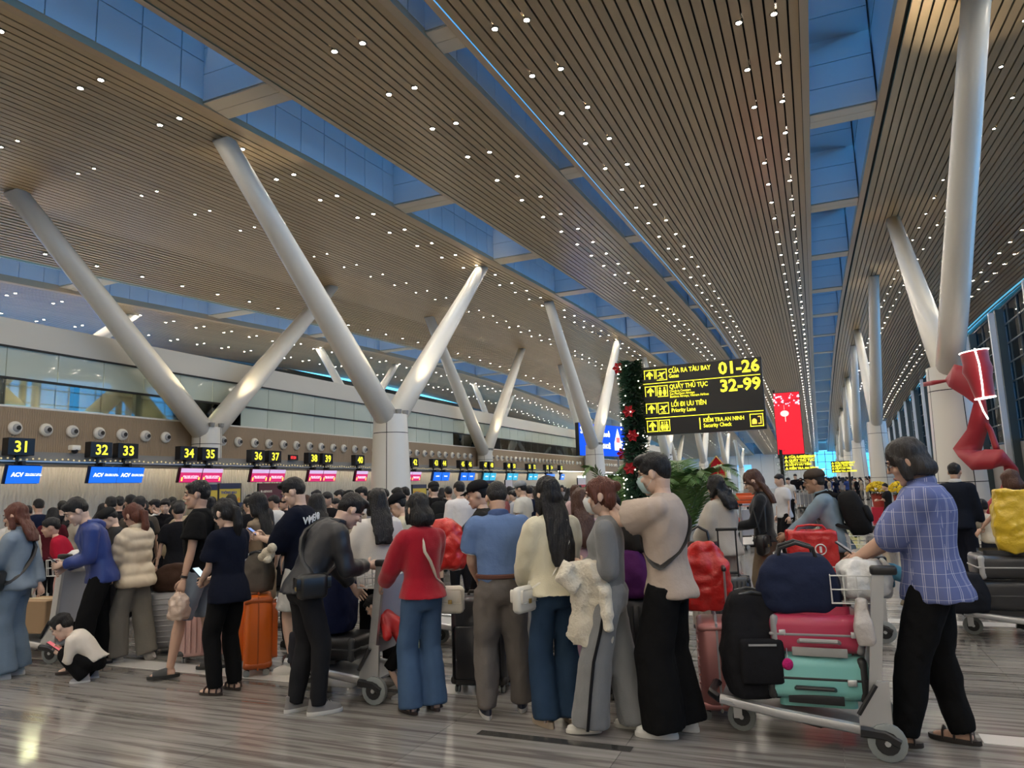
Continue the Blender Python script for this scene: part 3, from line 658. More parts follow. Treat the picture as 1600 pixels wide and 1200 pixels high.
            for sd in (-1, 1):                              # locks that fall in front of the shoulders
                if cl == 'bob': b.tube([Hp(sd * .078, .02, .02), Hp(sd * .080, .02, -.05), Hp(sd * .078, .02, -.10)], [.022 * hs, .026 * hs, .02 * hs], 8)
                else: b.tube([Hp(sd * .078, .0, .0), Hp(sd * .085, .0, -.09), Hp(sd * .085, -.01, -.10) + V3((0, .0, -.03 * s))], [.022 * hs, .03 * hs, .016 * hs], 8)
        if cl == 'pony':
            p0 = Hp(0, -.11, .02); b.tube([p0, p0 + V3((0, -.05, -.02)) * s, p0 + V3((0, -.075, -Ln * .5)) * s, p0 + V3((0, -.05, -Ln)) * s], [.02 * s, .036 * s, .042 * s, .012 * s], 10)
        if cl == 'bun': b.ell(Hp(0, -.11, .06), .04 * hs, 10, 8)
        if cl == 'wavy': nzv = ((26, 26, 20), .028, px)
        else: nzv = ((42, 42, 5), .012, px)
    if st != 'none': blob('hair', b, HM, root, hv, 2, nzv)
    if cap:
        b = MB(); rings = [[Hp(r * 1.0 * cos(2 * pi * k / 18), -.014 + r * 1.18 * sin(2 * pi * k / 18), z) for k in range(18)] for z, r in ((.045, .090), (.085, .088), (.118, .070), (.138, .035), (.142, .006))]
        b.loft(rings); b.loft([[Hp(x, .085 + yy * (1 - (x / .1) ** 2 * .6), .050 - .012 * yy / .08 + z) for x in (-.075, -.04, 0, .04, .075)] for z, yy in ((0, 0), (0, .075), (-.006, .075), (-.008, 0))], False, False)
        b.build('cap', fabric(cap), root, 'all')
    # --- top garment
    if top:
        inf = top.get('fit', .014) * .75; hem = top.get('hem', -.10); slv = top.get('sleeve', 1.); loose = top.get('loose', 0.); b = MB(); pr = []
        for t, hw, hd, yo in base:
            if t < -.01: continue
            lf = loose * max(0, 1 - abs(t - .12) / .3); pr.append((t, hw + inf + lf, hd + inf + lf, yo))
        a0 = pr[0]; puff = top.get('puff', 0)
        bott = [(hem, a0[1] + .008 + top.get('flare', 0.), a0[2] + .032 + top.get('flare', 0.), a0[3] - .010)]
        if hem < -.05: bott.append((hem * .5, a0[1] + .006, a0[2] + .026, a0[3] - .010))
        if hem > 0: pr = [p for p in pr if p[0] > hem + .02]; bott = [(hem, pr[0][1] * .98, pr[0][2] * .98, pr[0][3])]
        pr = bott + pr; pr[-1] = (.565, .062, .058, 0)
        if puff:
            fine = []; ts = [p[0] for p in pr]; t = pr[0][0]
            while t < .52:
                i = max(j for j in range(len(ts)) if ts[j] <= t); i = min(i, len(pr) - 2); f = (t - ts[i]) / (ts[i + 1] - ts[i]); q = [pr[i][c] + (pr[i + 1][c] - pr[i][c]) * f for c in range(4)]
                g = puff * (abs(sin((t - pr[0][0]) * pi / .135)) ** .5); fine.append((t, q[1] + g, q[2] + g, q[3])); t += .016
            pr = fine + [pr[-1]]
        torso(b, pr, 24 if lod == 0 else 14)
        for i, sd in enumerate((-1, 1)):
            A, E, Wr = arms[sd]; r0 = (.068 + inf * .6) * K * s; si = (inf + top.get('slv_loose', .0)) * s
            b.ell(A + V3((-sd * .01 * s, 0, 0)), (r0, r0, r0 * .95), 12, 8)
            if slv > 1.45 and not puff: b.tube([A, A.lerp(E, .5), E], [r0, .052 * K * s + si, .046 * K * s + si], 12); b.ell(E, .046 * K * s + si, 10, 8)
            elif slv > .75 and not puff: b.tube([A, A.lerp(E, .5), E], [r0, .055 * K * s + si, .048 * K * s + si], 12); b.ell(E, .046 * K * s + si, 10, 8)
            elif slv > 0 and not puff: b.tube([A, A.lerp(E, slv * 1.05)], [r0, .066 * K * s + si * 1.2], 12)
            if puff:
                for P0, P1, ra, rb in ((A, E, r0, .075 * s), (E, Wr, .075 * s, .055 * s)):
                    L = 5; pts = [P0.lerp(P1, q / 20) for q in range(21)]; b.tube(pts, [(ra + (rb - ra) * q / 20) + puff * s * abs(sin(q / 20 * pi * 2.5)) ** .5 for q in range(21)], 14)
                b.ell(E, .085 * s, 10, 8)
            elif slv > 1:
                f = min(slv - 1, 1); b.tube([E, E.lerp(Wr, f * .5), E.lerp(Wr, f)], [.046 * K * s + si, .046 * K * s + si, (.034 + (1 - f) * .01) * K * s + si * .9], 12)
        tm = top['mat']; tp = blob('shirt' if not top.get('name') else top['name'], b, tm, root, vx, 3 if lod else 5, ((11, 11, 7) if not puff else (14, 14, 8), top.get('wr', .011) * .85 * (1 if lod == 0 else .6), px * 3))
        if top.get('hood'):
            b = MB(); p0 = sp(.52)[0]; b.tube([p0 + S(-.09, .02, .03), p0 + S(-.08, -.07, .02), p0 + S(0, -.12, -.01), p0 + S(.08, -.07, .02), p0 + S(.09, .02, .03)], [.03 * s, .045 * s, .06 * s, .045 * s, .03 * s], 10); b.ell(p0 + S(0, -.12, -.04), (.08 * s, .05 * s, .08 * s)); blob('hood', b, tm, tp, vx, 4, ((12, 12, 12), .01, px))
        if top.get('collar'):
            MB().tube([sp(.545)[0] + V3((.068 * s * cos(2 * pi * k / 14), .066 * s * sin(2 * pi * k / 14), .012 * s - .014 * s * sin(2 * pi * k / 14))) for k in range(15)], .017 * s, 8, flat=1.8).build('collar', top['collar'] if not isinstance(top['collar'], bool) else tm, tp, True)
        if top.get('cuff'):
            for sd in (-1, 1):
                A, E, Wr = arms[sd]; q = A.lerp(E, slv * 1.05); dv = (E - A).normalized(); MB().tube([q - dv * .006, q + dv * .004], .070 * K * s + inf * s * .9, 14).build('cuff_stripe', top['cuff'], tp, True)
    # --- trousers / shorts / skirt
    if bottom:
        kind = bottom.get('kind', 'pants'); fit = bottom.get('fit', .014); hm = bottom.get('len', 1.); fl = bottom.get('flare', 0.); wst = min(.10, max(top.get('hem', .1) + .07, -.04)) if top and top.get('hem', -.1) < .02 else .10; b = MB()
        pr = [(-.13, .11, .085, -.01)] + [(t, hw + .008, hd + .010, yo) for t, hw, hd, yo in base if -.1 < t < wst - .01] + [(wst, (base[3][1] if wst > .05 else base[2][1]) + .010, (base[3][2] if wst > .05 else base[2][2]) + .010, base[3][3])]
        torso(b, pr, 16)
        if not fem or True:
            for sd in (-1, 1): b.ell(hip + S(sd * .072, -.048, -.05), (.072 * s * fat, .062 * s * fat, .085 * s), 10, 8)
        if kind == 'skirt':
            p = sp(-.02)[0]; b.tube([p, p + S(0, .01, -hm)], [.19 * s, (.2 + fl) * s], 16)
        for i, sd in enumerate((-1, 1)):
            if kind == 'skirt': break
            hp, kn, an = legs[sd]; kk = K * s; r0, r1 = .093 * kk + fit * s * .6, .060 * kk + fit * s * 1.3
            if kind == 'shorts':
                e = hp.lerp(kn, hm); b.tube([hp, hp.lerp(e, .5), e], [r0, r0 * .98, (.085 + fit) * kk], 14)
            else:
                b.tube([hp, hp.lerp(kn, .5), kn], [r0, (r0 + r1) / 2 * 1.03, r1 + fl * .4 * s], 14); b.ell(kn, r1 + fl * .4 * s, 10, 8)
                e = kn.lerp(an, hm) + S(0, 0, -.02 - bottom.get('drop', 0)); b.tube([kn, kn.lerp(e, .35), e], [r1 + fl * .4 * s, r1 * .98 + fl * .6 * s, (.048 + fit * 1.2 + fl) * s], 14)
        bt = blob({'pants': 'trousers', 'shorts': 'shorts', 'skirt': 'skirt'}[kind], b, bottom['mat'], root, vx, 3 if lod else 5, ((12, 12, 8), bottom.get('wr', .012) * .9 * (1 if lod == 0 else .6), px * 5 + 1))
        if bottom.get('stripe'):
            sd = bottom.get('side', 1)
            for sd in (-1, 1):
                hp, kn, an = legs[sd]; out = V3((sd, 0, 0)); b = MB()
                for off, w in ((0, .012), ):
                    pts = [hp + out * (.10 * s) + S(0, 0, .06), hp.lerp(kn, .5) + out * (r0 * .97), kn + out * (r1 + fl * .42 * s), kn.lerp(e if sd == 1 else an, .5) + out * (r1 * .98 + fl * .7 * s), an + out * ((.048 + fit * 1.2 + fl) * s) + S(0, 0, -.03)]
                    b.tube([p + out * .008 for p in pts], .011 * s, 6)
                b.build('side_stripe', bottom['stripe'], bt, True)
    if belt:
        p, u, f = sp(.09); MB().tube([p + V3(((base[3][1] + .022) * s * cos(2 * pi * k / 20), 0, 0)) + f * ((base[3][2] + .022) * s * sin(2 * pi * k / 20)) for k in range(21)], .014 * s, 6, flat=1.3).build('belt', belt, root, True)
    if watch:
        sd = watch; A, E, Wr = arms[sd]; d = (Wr - E).normalized(); b = MB(); b.tube([Wr - d * .03, Wr - d * .008], .031 * K * s, 12); b.tube([Wr - d * .02 + V3((0, 0, .03)), Wr - d * .02 + V3((0, 0, .042))], .02, 10); b.build('watch', M_BLACK, root, True)
    # --- shoes
    kd = shoes.get('kind', 'sneaker') if shoes is not None else None; sc_ = shoes.get('mat', fabric((.02, .02, .02))); so = shoes.get('sole', sc_)
    for i, sd in enumerate((-1, 1)):
        if kd == 'none': break
        hp, kn, an = legs[sd]; fa = radians(footrz[i]); fp_ = radians(foot_pitch[i]); F = Matrix.Rotation(fa, 3, 'Z') @ Matrix.Rotation(-fp_, 3, 'X'); base_p = an + V3((0, 0, -.085 * s)); ss_ = s * (.92 if fem else 1)
        Q = lambda x, y, z: base_p + F @ V3((x, y, z)) * ss_
        def outline(z, g, y0=-.085, y1=.19):
            pts = []
            for k in range(16):
                t = 2 * pi * k / 16; yy = (y0 + y1) / 2 + (y1 - y0) / 2 * sin(t) * g ** .3; w = (.038 + .010 * max(0, sin(t * 1.) )) * g; pts.append(Q(w * cos(t) * (1.05 if abs(sin(t)) < .9 else 1), yy, z))
            return pts
        sh_ = MB(); th = {'sneaker': .03, 'platform': .05, 'sandal': .028, 'slide': .03, 'crocs': .03, 'dress': .014, 'bare': 0}.get(kd, .03)
        sh_.loft([outline(.0, .95), outline(.006, 1.03), outline(th, 1.0)])
        sole = sh_.build('sole' if kd not in ('slide',) else 'sole', so, root, True)
        up = MB()
        if kd in ('sneaker', 'dress', 'crocs'):
            pr = [(.0, 1.0, -.083, .185), (.03, .97, -.08, .175), (.05, .85, -.078, .13), (.075, .72, -.076, .055), (.098, .66, -.074, .03)]
            if kd == 'crocs': pr = pr[:4]
            up.loft([outline(th - .005 + z, g, a_, b_) for z, g, a_, b_ in pr]); u_ = up.build('shoe', sc_, root, True); sole.parent = u_
            if lod == 0 and kd == 'sneaker':
                for k in range(4): MB().tube([Q(-.02, .10 - k * .022, th + .055 + k * .008), Q(.02, .10 - k * .022, th + .055 + k * .008)], .003 * s, 5).build('lace', so, u_)
        elif kd in ('sandal', 'platform'):
            for k, (y, zt) in enumerate(((.105, .052), (.045, .075), (-.04, .085))):
                up.tube([Q(-.045, y, th - .005), Q(-.036, y, th + zt * .6), Q(0, y, th + zt * (.9 if k < 2 else .35)), Q(.036, y, th + zt * .6), Q(.045, y, th - .005)], .006 * s, 6, flat=2.2)
            up.build('strap', sc_, sole, True)
        elif kd == 'slide':
            up.loft([[Q(.046 * cos(t), y, th + (.062 + (y - .02) * -.2) * sin(t)) for t in [pi * j / 8 for j in range(9)]] for y in (.02, .06, .11, .14)], False, False); up.build('strap', sc_, sole, 'all')
    MWt = Matrix.Translation((px, py, 0)) @ Matrix.Rotation(radians(rz), 4, 'Z')
    info = dict(root=root, W=MWt, hand={-1: MWt @ arms[-1][2], 1: MWt @ arms[1][2]}, elbow={-1: MWt @ arms[-1][1], 1: MWt @ arms[1][1]}, hc=MWt @ HC, sh={k: MWt @ v for k, v in sh.items()}, hip=MWt @ hip, sp=lambda t: (MWt @ sp(t)[0], MWt.to_3x3() @ sp(t)[1], MWt.to_3x3() @ sp(t)[2]), s=s, Hp=lambda *a_: MWt @ Hp(*a_), legs=legs, R=MWt.to_3x3(), base=base, hd=hd)
    return info
# ================================================================ PROPS (builders)
def wheel(parent, c, r, w, axis='x', hub=True, nm='wheel'):
    c = V3(c); a = V3((1, 0, 0)) if axis == 'x' else V3((0, 1, 0)); b = MB()
    b.tube([c - a * w / 2, c - a * w / 2 * .8, c + a * w / 2 * .8, c + a * w / 2], [r * .9, r, r, r * .9], 18); o = b.build(nm, M_RUBBER, parent, True)
    if hub: b = MB(); b.tube([c - a * (w / 2 + .004), c + a * (w / 2 + .004)], r * .62, 14); b.build('hub', M_BLACK, o, True); b = MB(); b.tube([c - a * (w / 2 + .012), c + a * (w / 2 + .012)], r * .16, 8); b.build('axle', M_STEEL, o, True)
    return o
M_AD = mat('pale_advert_panel', (.42, .44, .50), .25); M_WIRE = mat('white_wire', (.62, .62, .60), .35)
def trolley(x, y, rz, label, lod=0, panel=M_AD, group=None):
    r = empty('luggage_trolley', (x, y, 0), radians(rz), label, 'trolley', group)
    for s in (-1, 1):
        b = MB(); b.tube([(s * .26, -.40, .135), (s * .25, .1, .19), (s * .20, .46, .235)], .020, 8, flat=1.5); b.build('frame_rail', M_STEEL, r, True)
        b = MB(); b.add([V3((s * .27 + dx, yy + dy, z)) for z, yy in ((.13, -.37), (1.0, -.47)) for dx, dy in ((-.016, -.032), (.016, -.032), (.016, .032), (-.016, .032))], [(3, 2, 1, 0), (4, 5, 6, 7), (0, 1, 5, 4), (1, 2, 6, 5), (2, 3, 7, 6), (3, 0, 4, 7)]); b.build('upright', M_STEEL, r)
        b = MB(); b.prism([(-.46, .10), (-.30, .12), (-.30, .22), (-.41, .42), (-.47, .42)], -.01, .01, (s * .295, 0, 0), (0, 1, 0), (0, 0, 1), (1, 0, 0)); b.build('side_plate', M_STEEL, r)
        b = MB(); b.tube([(s * .315, -.30, .15), (s * .315, -.42, .14), (s * .315, -.49, .10)], .022, 6, flat=1.4); b.tube([(s * .315, -.30, .24), (s * .315, -.40, .40)], .014, 6); b.build('bumper', M_BLACK, r, True)
        wheel(r, (s * .30, -.43, .10), .10, .04)
    b = MB(); b.box((0, .05, .18), (.46, .82, .018), rx=radians(7)); b.build('deck', mat('deck_grey', (.35, .36, .37), .4, metal=.5), r)
    b = MB(); b.tube([(-.20, .46, .235), (-.12, .52, .245), (.12, .52, .245), (.20, .46, .235)], .025, 8); b.build('nose_bar', M_BLACK, r, True)
    wheel(r, (0, .36, .085), .085, .04, nm='caster'); b = MB(); b.box((-.03, .38, .15), (.008, .05, .14)); b.build('fork', M_STEEL, r); b = MB(); b.box((.03, .38, .15), (.008, .05, .14)); b.build('fork', M_STEEL, r)
    b = MB(); b.box((0, -.415, .62), (.47, .012, .56), rx=radians(6.5)); b.build('advert_panel', panel, r)
    b = MB(); b.tube([(-.27, -.47, 1.0), (-.27, -.54, 1.02), (.27, -.54, 1.02), (.27, -.47, 1.0)], .019, 8); b.build('handle', M_STEEL, r, True)
    for s in (-1, 1): b = MB(); b.rbox((s * .27, -.50, 1.02), (.07, .14, .05), .02); b.build('handle_cap', M_BLACK, r, True)
    b = MB()
    for z, g in ((.98, 1.), (.90, .97), (.82, .93)): b.tube([(-.22 * g, -.44, z), (-.22 * g, -.22, z), (.22 * g, -.22, z), (.22 * g, -.44, z), (-.22 * g, -.44, z)], .004, 5)
    for k in range(7): xx = -.2 + k * .4 / 6; b.tube([(xx, -.22, .98), (xx * .93, -.225, .82), (xx * .93, -.43, .82)], .004, 4)
    for k in range(4): b.tube([(-.22, -.43 + .07 * k, .98), (-.2, -.43 + .07 * k, .82)], .004, 4); b.tube([(.22, -.43 + .07 * k, .98), (.2, -.43 + .07 * k, .82)], .004, 4)
    b.build('basket', M_WIRE, r, True)
    b = MB(); b.tube([(0, 0, .10), (0, -.1, .08), (.10, -.18, .075)], .018, 6, flat=1.6); b.build('brake_lever', M_BLACK, r, True)
    return r
def suitcase(x, y, rz, label, w=.42, h=.62, d=.26, col=(.3, .3, .3), kind='ridge', handle=0., z=.0, lie=None, soft=False, group=None, metal=.0, rough=.35, trim=(.05, .05, .05), wheels=True, name='suitcase'):
    r = empty(name, (x, y, z), radians(rz), label, 'suitcase', group)
    if lie: r.rotation_euler = (lie[0], lie[1], radians(rz))
    m = mat('case_%.2f_%.2f_%.2f' % tuple(col), col, rough, metal=metal, coat=.0 if soft else .3, bump=(150, .3, .002) if soft else None); tm = mat('case_trim_%.2f_%.2f_%.2f' % tuple(trim), trim, .45); z0 = .055 if wheels else 0
    b = MB(); b.rbox((0, 0, z0 + h / 2), (w, d, h), min(.06, d * .3), 4, ez=.035); sh = b.build('shell', m, r, True)
    b = MB(); b.rbox((0, 0, z0 + h / 2), (w + .006, .018, h + .006), .008, 2, ez=.006); b.build('zip_band', tm, r, True)
    if kind == 'ridge':
        for k in range(8):
            xx = -w * .38 + w * .76 * k / 7
            for s in (-1, 1): q = MB(); q.tube([(xx, s * (d / 2 - .002), z0 + h * .07), (xx, s * (d / 2 + .003), z0 + h * .12), (xx, s * (d / 2 + .003), z0 + h * .88), (xx, s * (d / 2 - .002), z0 + h * .93)], .009, 6); q.build('rib', m, sh, True)
        for s in (-1, 1):
            for k in range(4): q = MB(); q.tube([(s * (w / 2 - .002), -d * .36 + d * .1 * k + (d * .42 if k > 1 else 0), z0 + h * .1), (s * (w / 2 - .002), -d * .36 + d * .1 * k + (d * .42 if k > 1 else 0), z0 + h * .9)], .007, 6); q.build('rib', m, sh, True)
    elif kind == 'hrib':
        for k in range(9):
            zz = z0 + h * (.12 + .76 * k / 8)
            for s in (-1, 1): q = MB(); q.tube([(-w * .42, s * d / 2, zz), (w * .42, s * d / 2, zz)], .008, 6); q.build('rib', m, sh, True)
            for s in (-1, 1):
                q = MB(); q.tube([(s * w / 2, -d * .36, zz), (s * w / 2, -d * .08, zz)], .007, 6); q.build('rib', m, sh, True)
    elif kind == 'pocket':
        q = MB(); q.rbox((0, -d / 2 - .012, z0 + h * .38), (w * .86, .03, h * .6), .03, 3); q.build('pocket', m, sh, True)
    elif kind == 'panel':
        for s in (-1, 1): q = MB(); q.rbox((0, s * (d / 2 + .002), z0 + h * .5), (w * .72, .014, h * .76), .05, 4); q.build('raised_panel', m, sh, True)
    for sx in (-1, 1):
        for zz in (.06, .94): q = MB(); q.rbox((sx * w * .44, 0, z0 + h * zz), (w * .14, d * 1.01, h * .09), .03, 3, ez=.02); q.build('corner_guard', tm if kind != 'hrib' else m, sh, True)
    q = MB(); q.tube([(-.10, 0, z0 + h), (-.09, 0, z0 + h + .028), (.09, 0, z0 + h + .028), (.10, 0, z0 + h)], .011, 8, flat=1.3); q.build('carry_handle', tm, r, True)
    q = MB(); q.tube([(w / 2, 0, z0 + h * .38), (w / 2 + .026, 0, z0 + h * .40), (w / 2 + .026, 0, z0 + h * .6), (w / 2, 0, z0 + h * .62)], .010, 8); q.build('side_handle', tm, r, True)
    if handle:
        for s in (-1, 1): q = MB(); q.cyl((s * .085, -d * .32, z0 + h), (s * .085, -d * .32, z0 + h + handle), .008, n=8); q.build('telescopic_tube', M_STEEL if trim[0] > .02 else M_BLACK, r, True)
        q = MB(); q.rbox((0, -d * .32, z0 + h + handle), (.21, .03, .03), .012); q.build('pull_grip', M_BLACK, r, True)
    if wheels:
        for sx in (-1, 1):
            for sy in (-1, 1):
                q = MB(); q.cyl((sx * w * .40, sy * d * .34, z0 + .01), (sx * w * .40, sy * d * .34, .045), .016, n=8); q.build('wheel_mount', M_BLACK, r, True)
                for o in (-.012, .012): wheel(r, (sx * w * .40 + o, sy * d * .34 + .01, .028), .028, .014, hub=False)
    return r
def hold(nm, b, m, label, cat, vox=.012, nz=None, sm=3, group=None):
    """one lumpy soft thing grown as a single surface"""
    c = sum((V3(v) for v in b.v), V3()) / len(b.v); zmin = min(v[2] for v in b.v); base = V3((c.x, c.y, zmin)); b.v = [tuple(V3(v) - base) for v in b.v]
    o = blob(nm, b, m, None, vox, sm, nz); o.location = base; return tag(o, label, cat, group)
def phone(p, d, up, label, screen=(.35, .45, .6), w=.07, l=.145):
    d = V3(d).normalized(); up = V3(up).normalized(); x = d.cross(up).normalized(); up = x.cross(d).normalized(); r = empty('phone', p, label=label, cat='phone')
    r.rotation_euler = Matrix((x, d, up)).transposed().to_euler()
    b = MB(); b.rbox((0, 0, 0), (w, l, .009), .012); b.build('case', M_BLACK, r, True); b = MB(); b.box((0, 0, .0055), (w - .006, l - .008, .001)); b.build('screen', mat('phone_screen_%.2f' % screen[0], screen, .2, emit=screen, es=.8), r); return r
def strap_bag(I, pts, m, w, label, cat='bag', name='shoulder_bag', body=None, bm=None, extra=None):
    """bag top-level at its own base with a strap part; pts in world space"""
    root = empty(name, body[0], label=label, cat=cat); off = V3(body[0]); b = MB(); b.tube([V3(p) - off for p in pts], w, 6, flat=2.2); b.build('strap', m, root, True)
    c, sz, rz = body; b = MB(); b.rbox((0, 0, sz[2] / 2), sz, min(sz[:2]) * .35, 4, rz=rz, ez=sz[2] * .16); bd = b.build('bag_body', bm or m, root, True)
    R = Matrix.Rotation(rz, 3, 'Z')
    for sgn in (-1, 1):
        b = MB(); b.rbox(R @ V3((0, sgn * (sz[1] / 2 + .004), sz[2] * .64)), (sz[0] * .86, .012, sz[2] * .5), .02, 3, rz=rz); b.build('flap', bm or m, bd, True)
        b = MB(); b.rbox(R @ V3((0, sgn * (sz[1] / 2 + .012), sz[2] * .45)), (.03, .01, .03), .006, 2, rz=rz); b.build('clasp', mat('brass', (.6, .42, .16), .3, metal=1), bd, True)
    return root
def body_loop(I, t_sh, side, t_hip, k=.02, gap=.0, n=20):
    """cross-body strap: runs round the torso from one shoulder to the opposite hip"""
    pts = []; s = I['s']; base = I['base']
    for j in range(n + 1):
        a = 2 * pi * j / n; f = (1 - cos(a)) / 2                        # 0 at shoulder, 1 at hip
        t = t_sh + (t_hip - t_sh) * f; P, u, fw = I['sp'](t); ts = [q[0] for q in base]; hw = float(np.interp(t, ts, [q[1] for q in base])); hd = float(np.interp(t, ts, [q[2] for q in base])); rt = I['R'] @ V3((1, 0, 0))
        xw = side * (1 - 2 * f) * hw * (.45 if f < .3 else .98); yy = sin(a); ee = sqrt(max(0, 1 - min(1, abs(xw) / max(hw, .01)) ** 2))
        pts.append(P + rt * (xw * s + (k * s if f > .8 else 0) * -side) + fw * (yy * (hd * max(ee, .35) + k) * s) + V3((0, 0, (.03 if f < .1 else 0) * s)))
    return pts
def backpack(I, col, label, w=.30, h=.44, d=.17, kind='cloth', t=.50, size=1.):
    P, u, f = I['sp'](t); s = I['s']; rt = I['R'] @ V3((1, 0, 0)); m = fabric(col, kind); B = lambda x, y, z: P + rt * x * s * size - f * (.13 * s + y * s * size) + u * z * s * size
    base = B(0, d / 2, -h); root = empty('backpack', base, label=label, cat='backpack'); L = lambda p: p - base
    b = MB(); rings = []
    for z, ww, dd in ((.0, .30, .5), (-.03, .75, .8), (-.10, .95, .95), (-.26, 1.0, 1.05), (-.38, .98, 1.05), (-h, .8, .8)):
        rings.append([L(B(ww * w / 2 * (abs(cos(a)) ** .6) * (1 if cos(a) > 0 else -1), d / 2 + dd * d / 2 * (abs(sin(a)) ** .6) * (1 if sin(a) > 0 else -1), z)) for a in [2 * pi * q / 20 for q in range(20)]])
    b.loft(rings); b.build('pack', m, root, 'all')
    b = MB(); rings = []
    for z, ww, dd in ((-.20, .2, .3), (-.22, .8, .9), (-.34, .8, 1), (-.39, .6, .6)):
        rings.append([L(B(ww * w / 2 * cos(a), d * 1.02 + dd * .04 * sin(a), z)) for a in [2 * pi * q / 16 for q in range(16)]])
    b.loft(rings); b.build('front_pocket', m, root, 'all')
    for sd in (-1, 1):
        b = MB(); b.tube([L(B(sd * .09, .02, -.02)), L(B(sd * .10, -.06, .05)), L(B(sd * .115, -.16, .05)), L(B(sd * .13, -.245, -.06)), L(B(sd * .14, -.22, -.2)), L(B(sd * .16, -.05, -.34)), L(B(sd * .13, .04, -.40))], .010 * s, 6, flat=2.4); b.build('shoulder_strap', m, root, True)
    b = MB(); b.tube([L(B(-.03, .05, -.01)), L(B(0, .05, .035)), L(B(.03, .05, -.01))], .007, 6); b.build('grab_loop', m, root, True)
    return root
def phone_at(I, label, screen=(.06, .07, .08), k=.07):
    F = I['R'] @ V3((0, 1, 0)); p = (I['hand'][-1] + I['hand'][1]) / 2 + F * (.085 * I['s']) + V3((0, 0, .045)); return phone(p, F * .8 + V3((0, 0, .6)), V3((0, 0, .8)) - F * .6, label, screen)
# ================================================================ THE QUEUE
def az(p): return math.degrees(atan2(-p[0], p[1]))
def FG(fx, fy, hy, fc, label, hk=1.02, dy=0, **k):
    """figure whose feet / head-top were measured in the photograph; fc = 0 back view, 90 facing along the queue"""
    p = at(fx, fy, z=0); p = p * ((p.length + dy) / p.length) if False else V3((p.x, p.y + dy, 0)); h = at(fx, hy, y=p.y).z * hk
    return person(p.x, p.y, az(p) + fc, label, h=h, **k)
def MG(px, hy, zc, fc, label, **k):
    r = ray(px, 760) / FPX; P = C0 + r * zc; h = (C0 + ray(px, hy) / FPX * zc).z * 1.01
    lod = 1 if zc < 13.5 else 2; k.setdefault('face', zc < 9); return person(P.x, P.y, az(P) + fc, label, h=max(h, 1.0), lod=lod, **k)
T_ = lambda col, fk='cloth', **k: dict(mat=fabric(col, fk), **k)
BLK = (.0065, .0065, .007); SNK = lambda c, s=(.6, .6, .58), kind='sneaker': dict(kind=kind, mat=fabric(c, 'plain'), sole=fabric(s, 'plain'))
phn = lambda y=.32, z=1.10, dx=.06: dict(hl=(-dx, y, z), hr=(dx, y - .01, z), curl=(1.25, 1.25))

denim_w = FG(16, 1058, 797, 62, 'person in pale blue denim jacket and jeans with auburn hair, cut by the frame edge', sex='f', top=T_((.19, .235, .285), 'denim', sleeve=1.9, fit=.035, wr=.016, hem=-.06, collar=True), bottom=T_((.135, .185, .245), 'denim', fit=.03, flare=.05), shoes=SNK((.55, .55, .53)), hair=(('long', .27), 'auburn'), hl=(-.16, .24, .92), hr=(.05, -.22, .88))
blue = FG(150, 1042, 787, 96, 'person in a royal blue hooded jacket and black trousers looking down at a phone', hk=1.05, top=T_((.022, .045, .20), 'shiny', sleeve=1.95, fit=.032, wr=.018, hood=True, hem=-.10), bottom=T_(BLK, fit=.028), shoes=dict(kind='sandal', mat=fabric((.04, .03, .025), 'leather')), lean=10, bend=12, head=(34, 0, 0), feet=((-.13, .18), (.1, -.12)), hl=(-.05, .34, 1.07), hr=(.08, .31, 1.02), curl=(1.2, 1.2), tone=1)
phone_at(blue, 'dark phone held by the person in the royal blue jacket')
child = FG(150, 1062, 962, 70, 'small child squatting on the floor in a cream hooded top and black trousers', hk=1.9, top=T_((.60, .55, .48), sleeve=1.95, fit=.03, hood=True, hem=.0, wr=.014), bottom=T_(BLK, fit=.035), shoes=SNK((.25, .25, .26), (.5, .5, .5)), hz=.27, lean=26, bend=34, head=(30, 10, 0), feet=((-.12, .12), (.12, .08)), hl=(-.06, .50, .42), hr=(.06, .52, .46), curl=(1.3, 1.3), kneep=(0, .7, 1), headscale=1.4, tone=1)
phone_at(child, 'small pink phone in the hands of the squatting child', (.35, .08, .09))
puff = FG(205, 1032, 798, 48, 'person in a cream quilted puffer jacket and wide grey trousers with long brown hair', hk=1.03, sex='f', top=T_((.56, .47, .34), 'shiny', sleeve=2, fit=.060, puff=.026, hem=-.12, wr=.016, collar=True), bottom=T_((.16, .15, .13), fit=.03, flare=.035), shoes=SNK((.35, .33, .3), (.5, .48, .42)), hair=(('pony', .38), 'auburn'), head=(20, 0, 0), **phn(.34, 1.18, .05), feet=((-.1, .10), (.09, -.14)), foot_pitch=(0, -50), toe_z=(0, .04))
phone_at(puff, 'dark phone in the hands of the person in the cream puffer jacket')
blk = FG(306, 1052, 763, 80, 'tall person in a black T-shirt, pale denim shorts and dark slides, looking ahead', top=T_(BLK, sleeve=.62, fit=.032, slv_loose=.02, hem=-.10), bottom=T_((.20, .24, .29), 'denim', kind='shorts', len=1.0, fit=.025), shoes=dict(kind='slide', mat=fabric((.03, .03, .028), 'plain'), sole=fabric((.03, .03, .028), 'plain')), head=(4, 0, 0), tone=0, feet=((-.14, .20), (.12, -.16)), hl=(-.26, .10, .80), hr=(.26, .06, .84), watch=-1)
backpack(blk, (.02, .02, .02), 'black backpack on the tall person in the black T-shirt', w=.26, d=.12, h=.40)
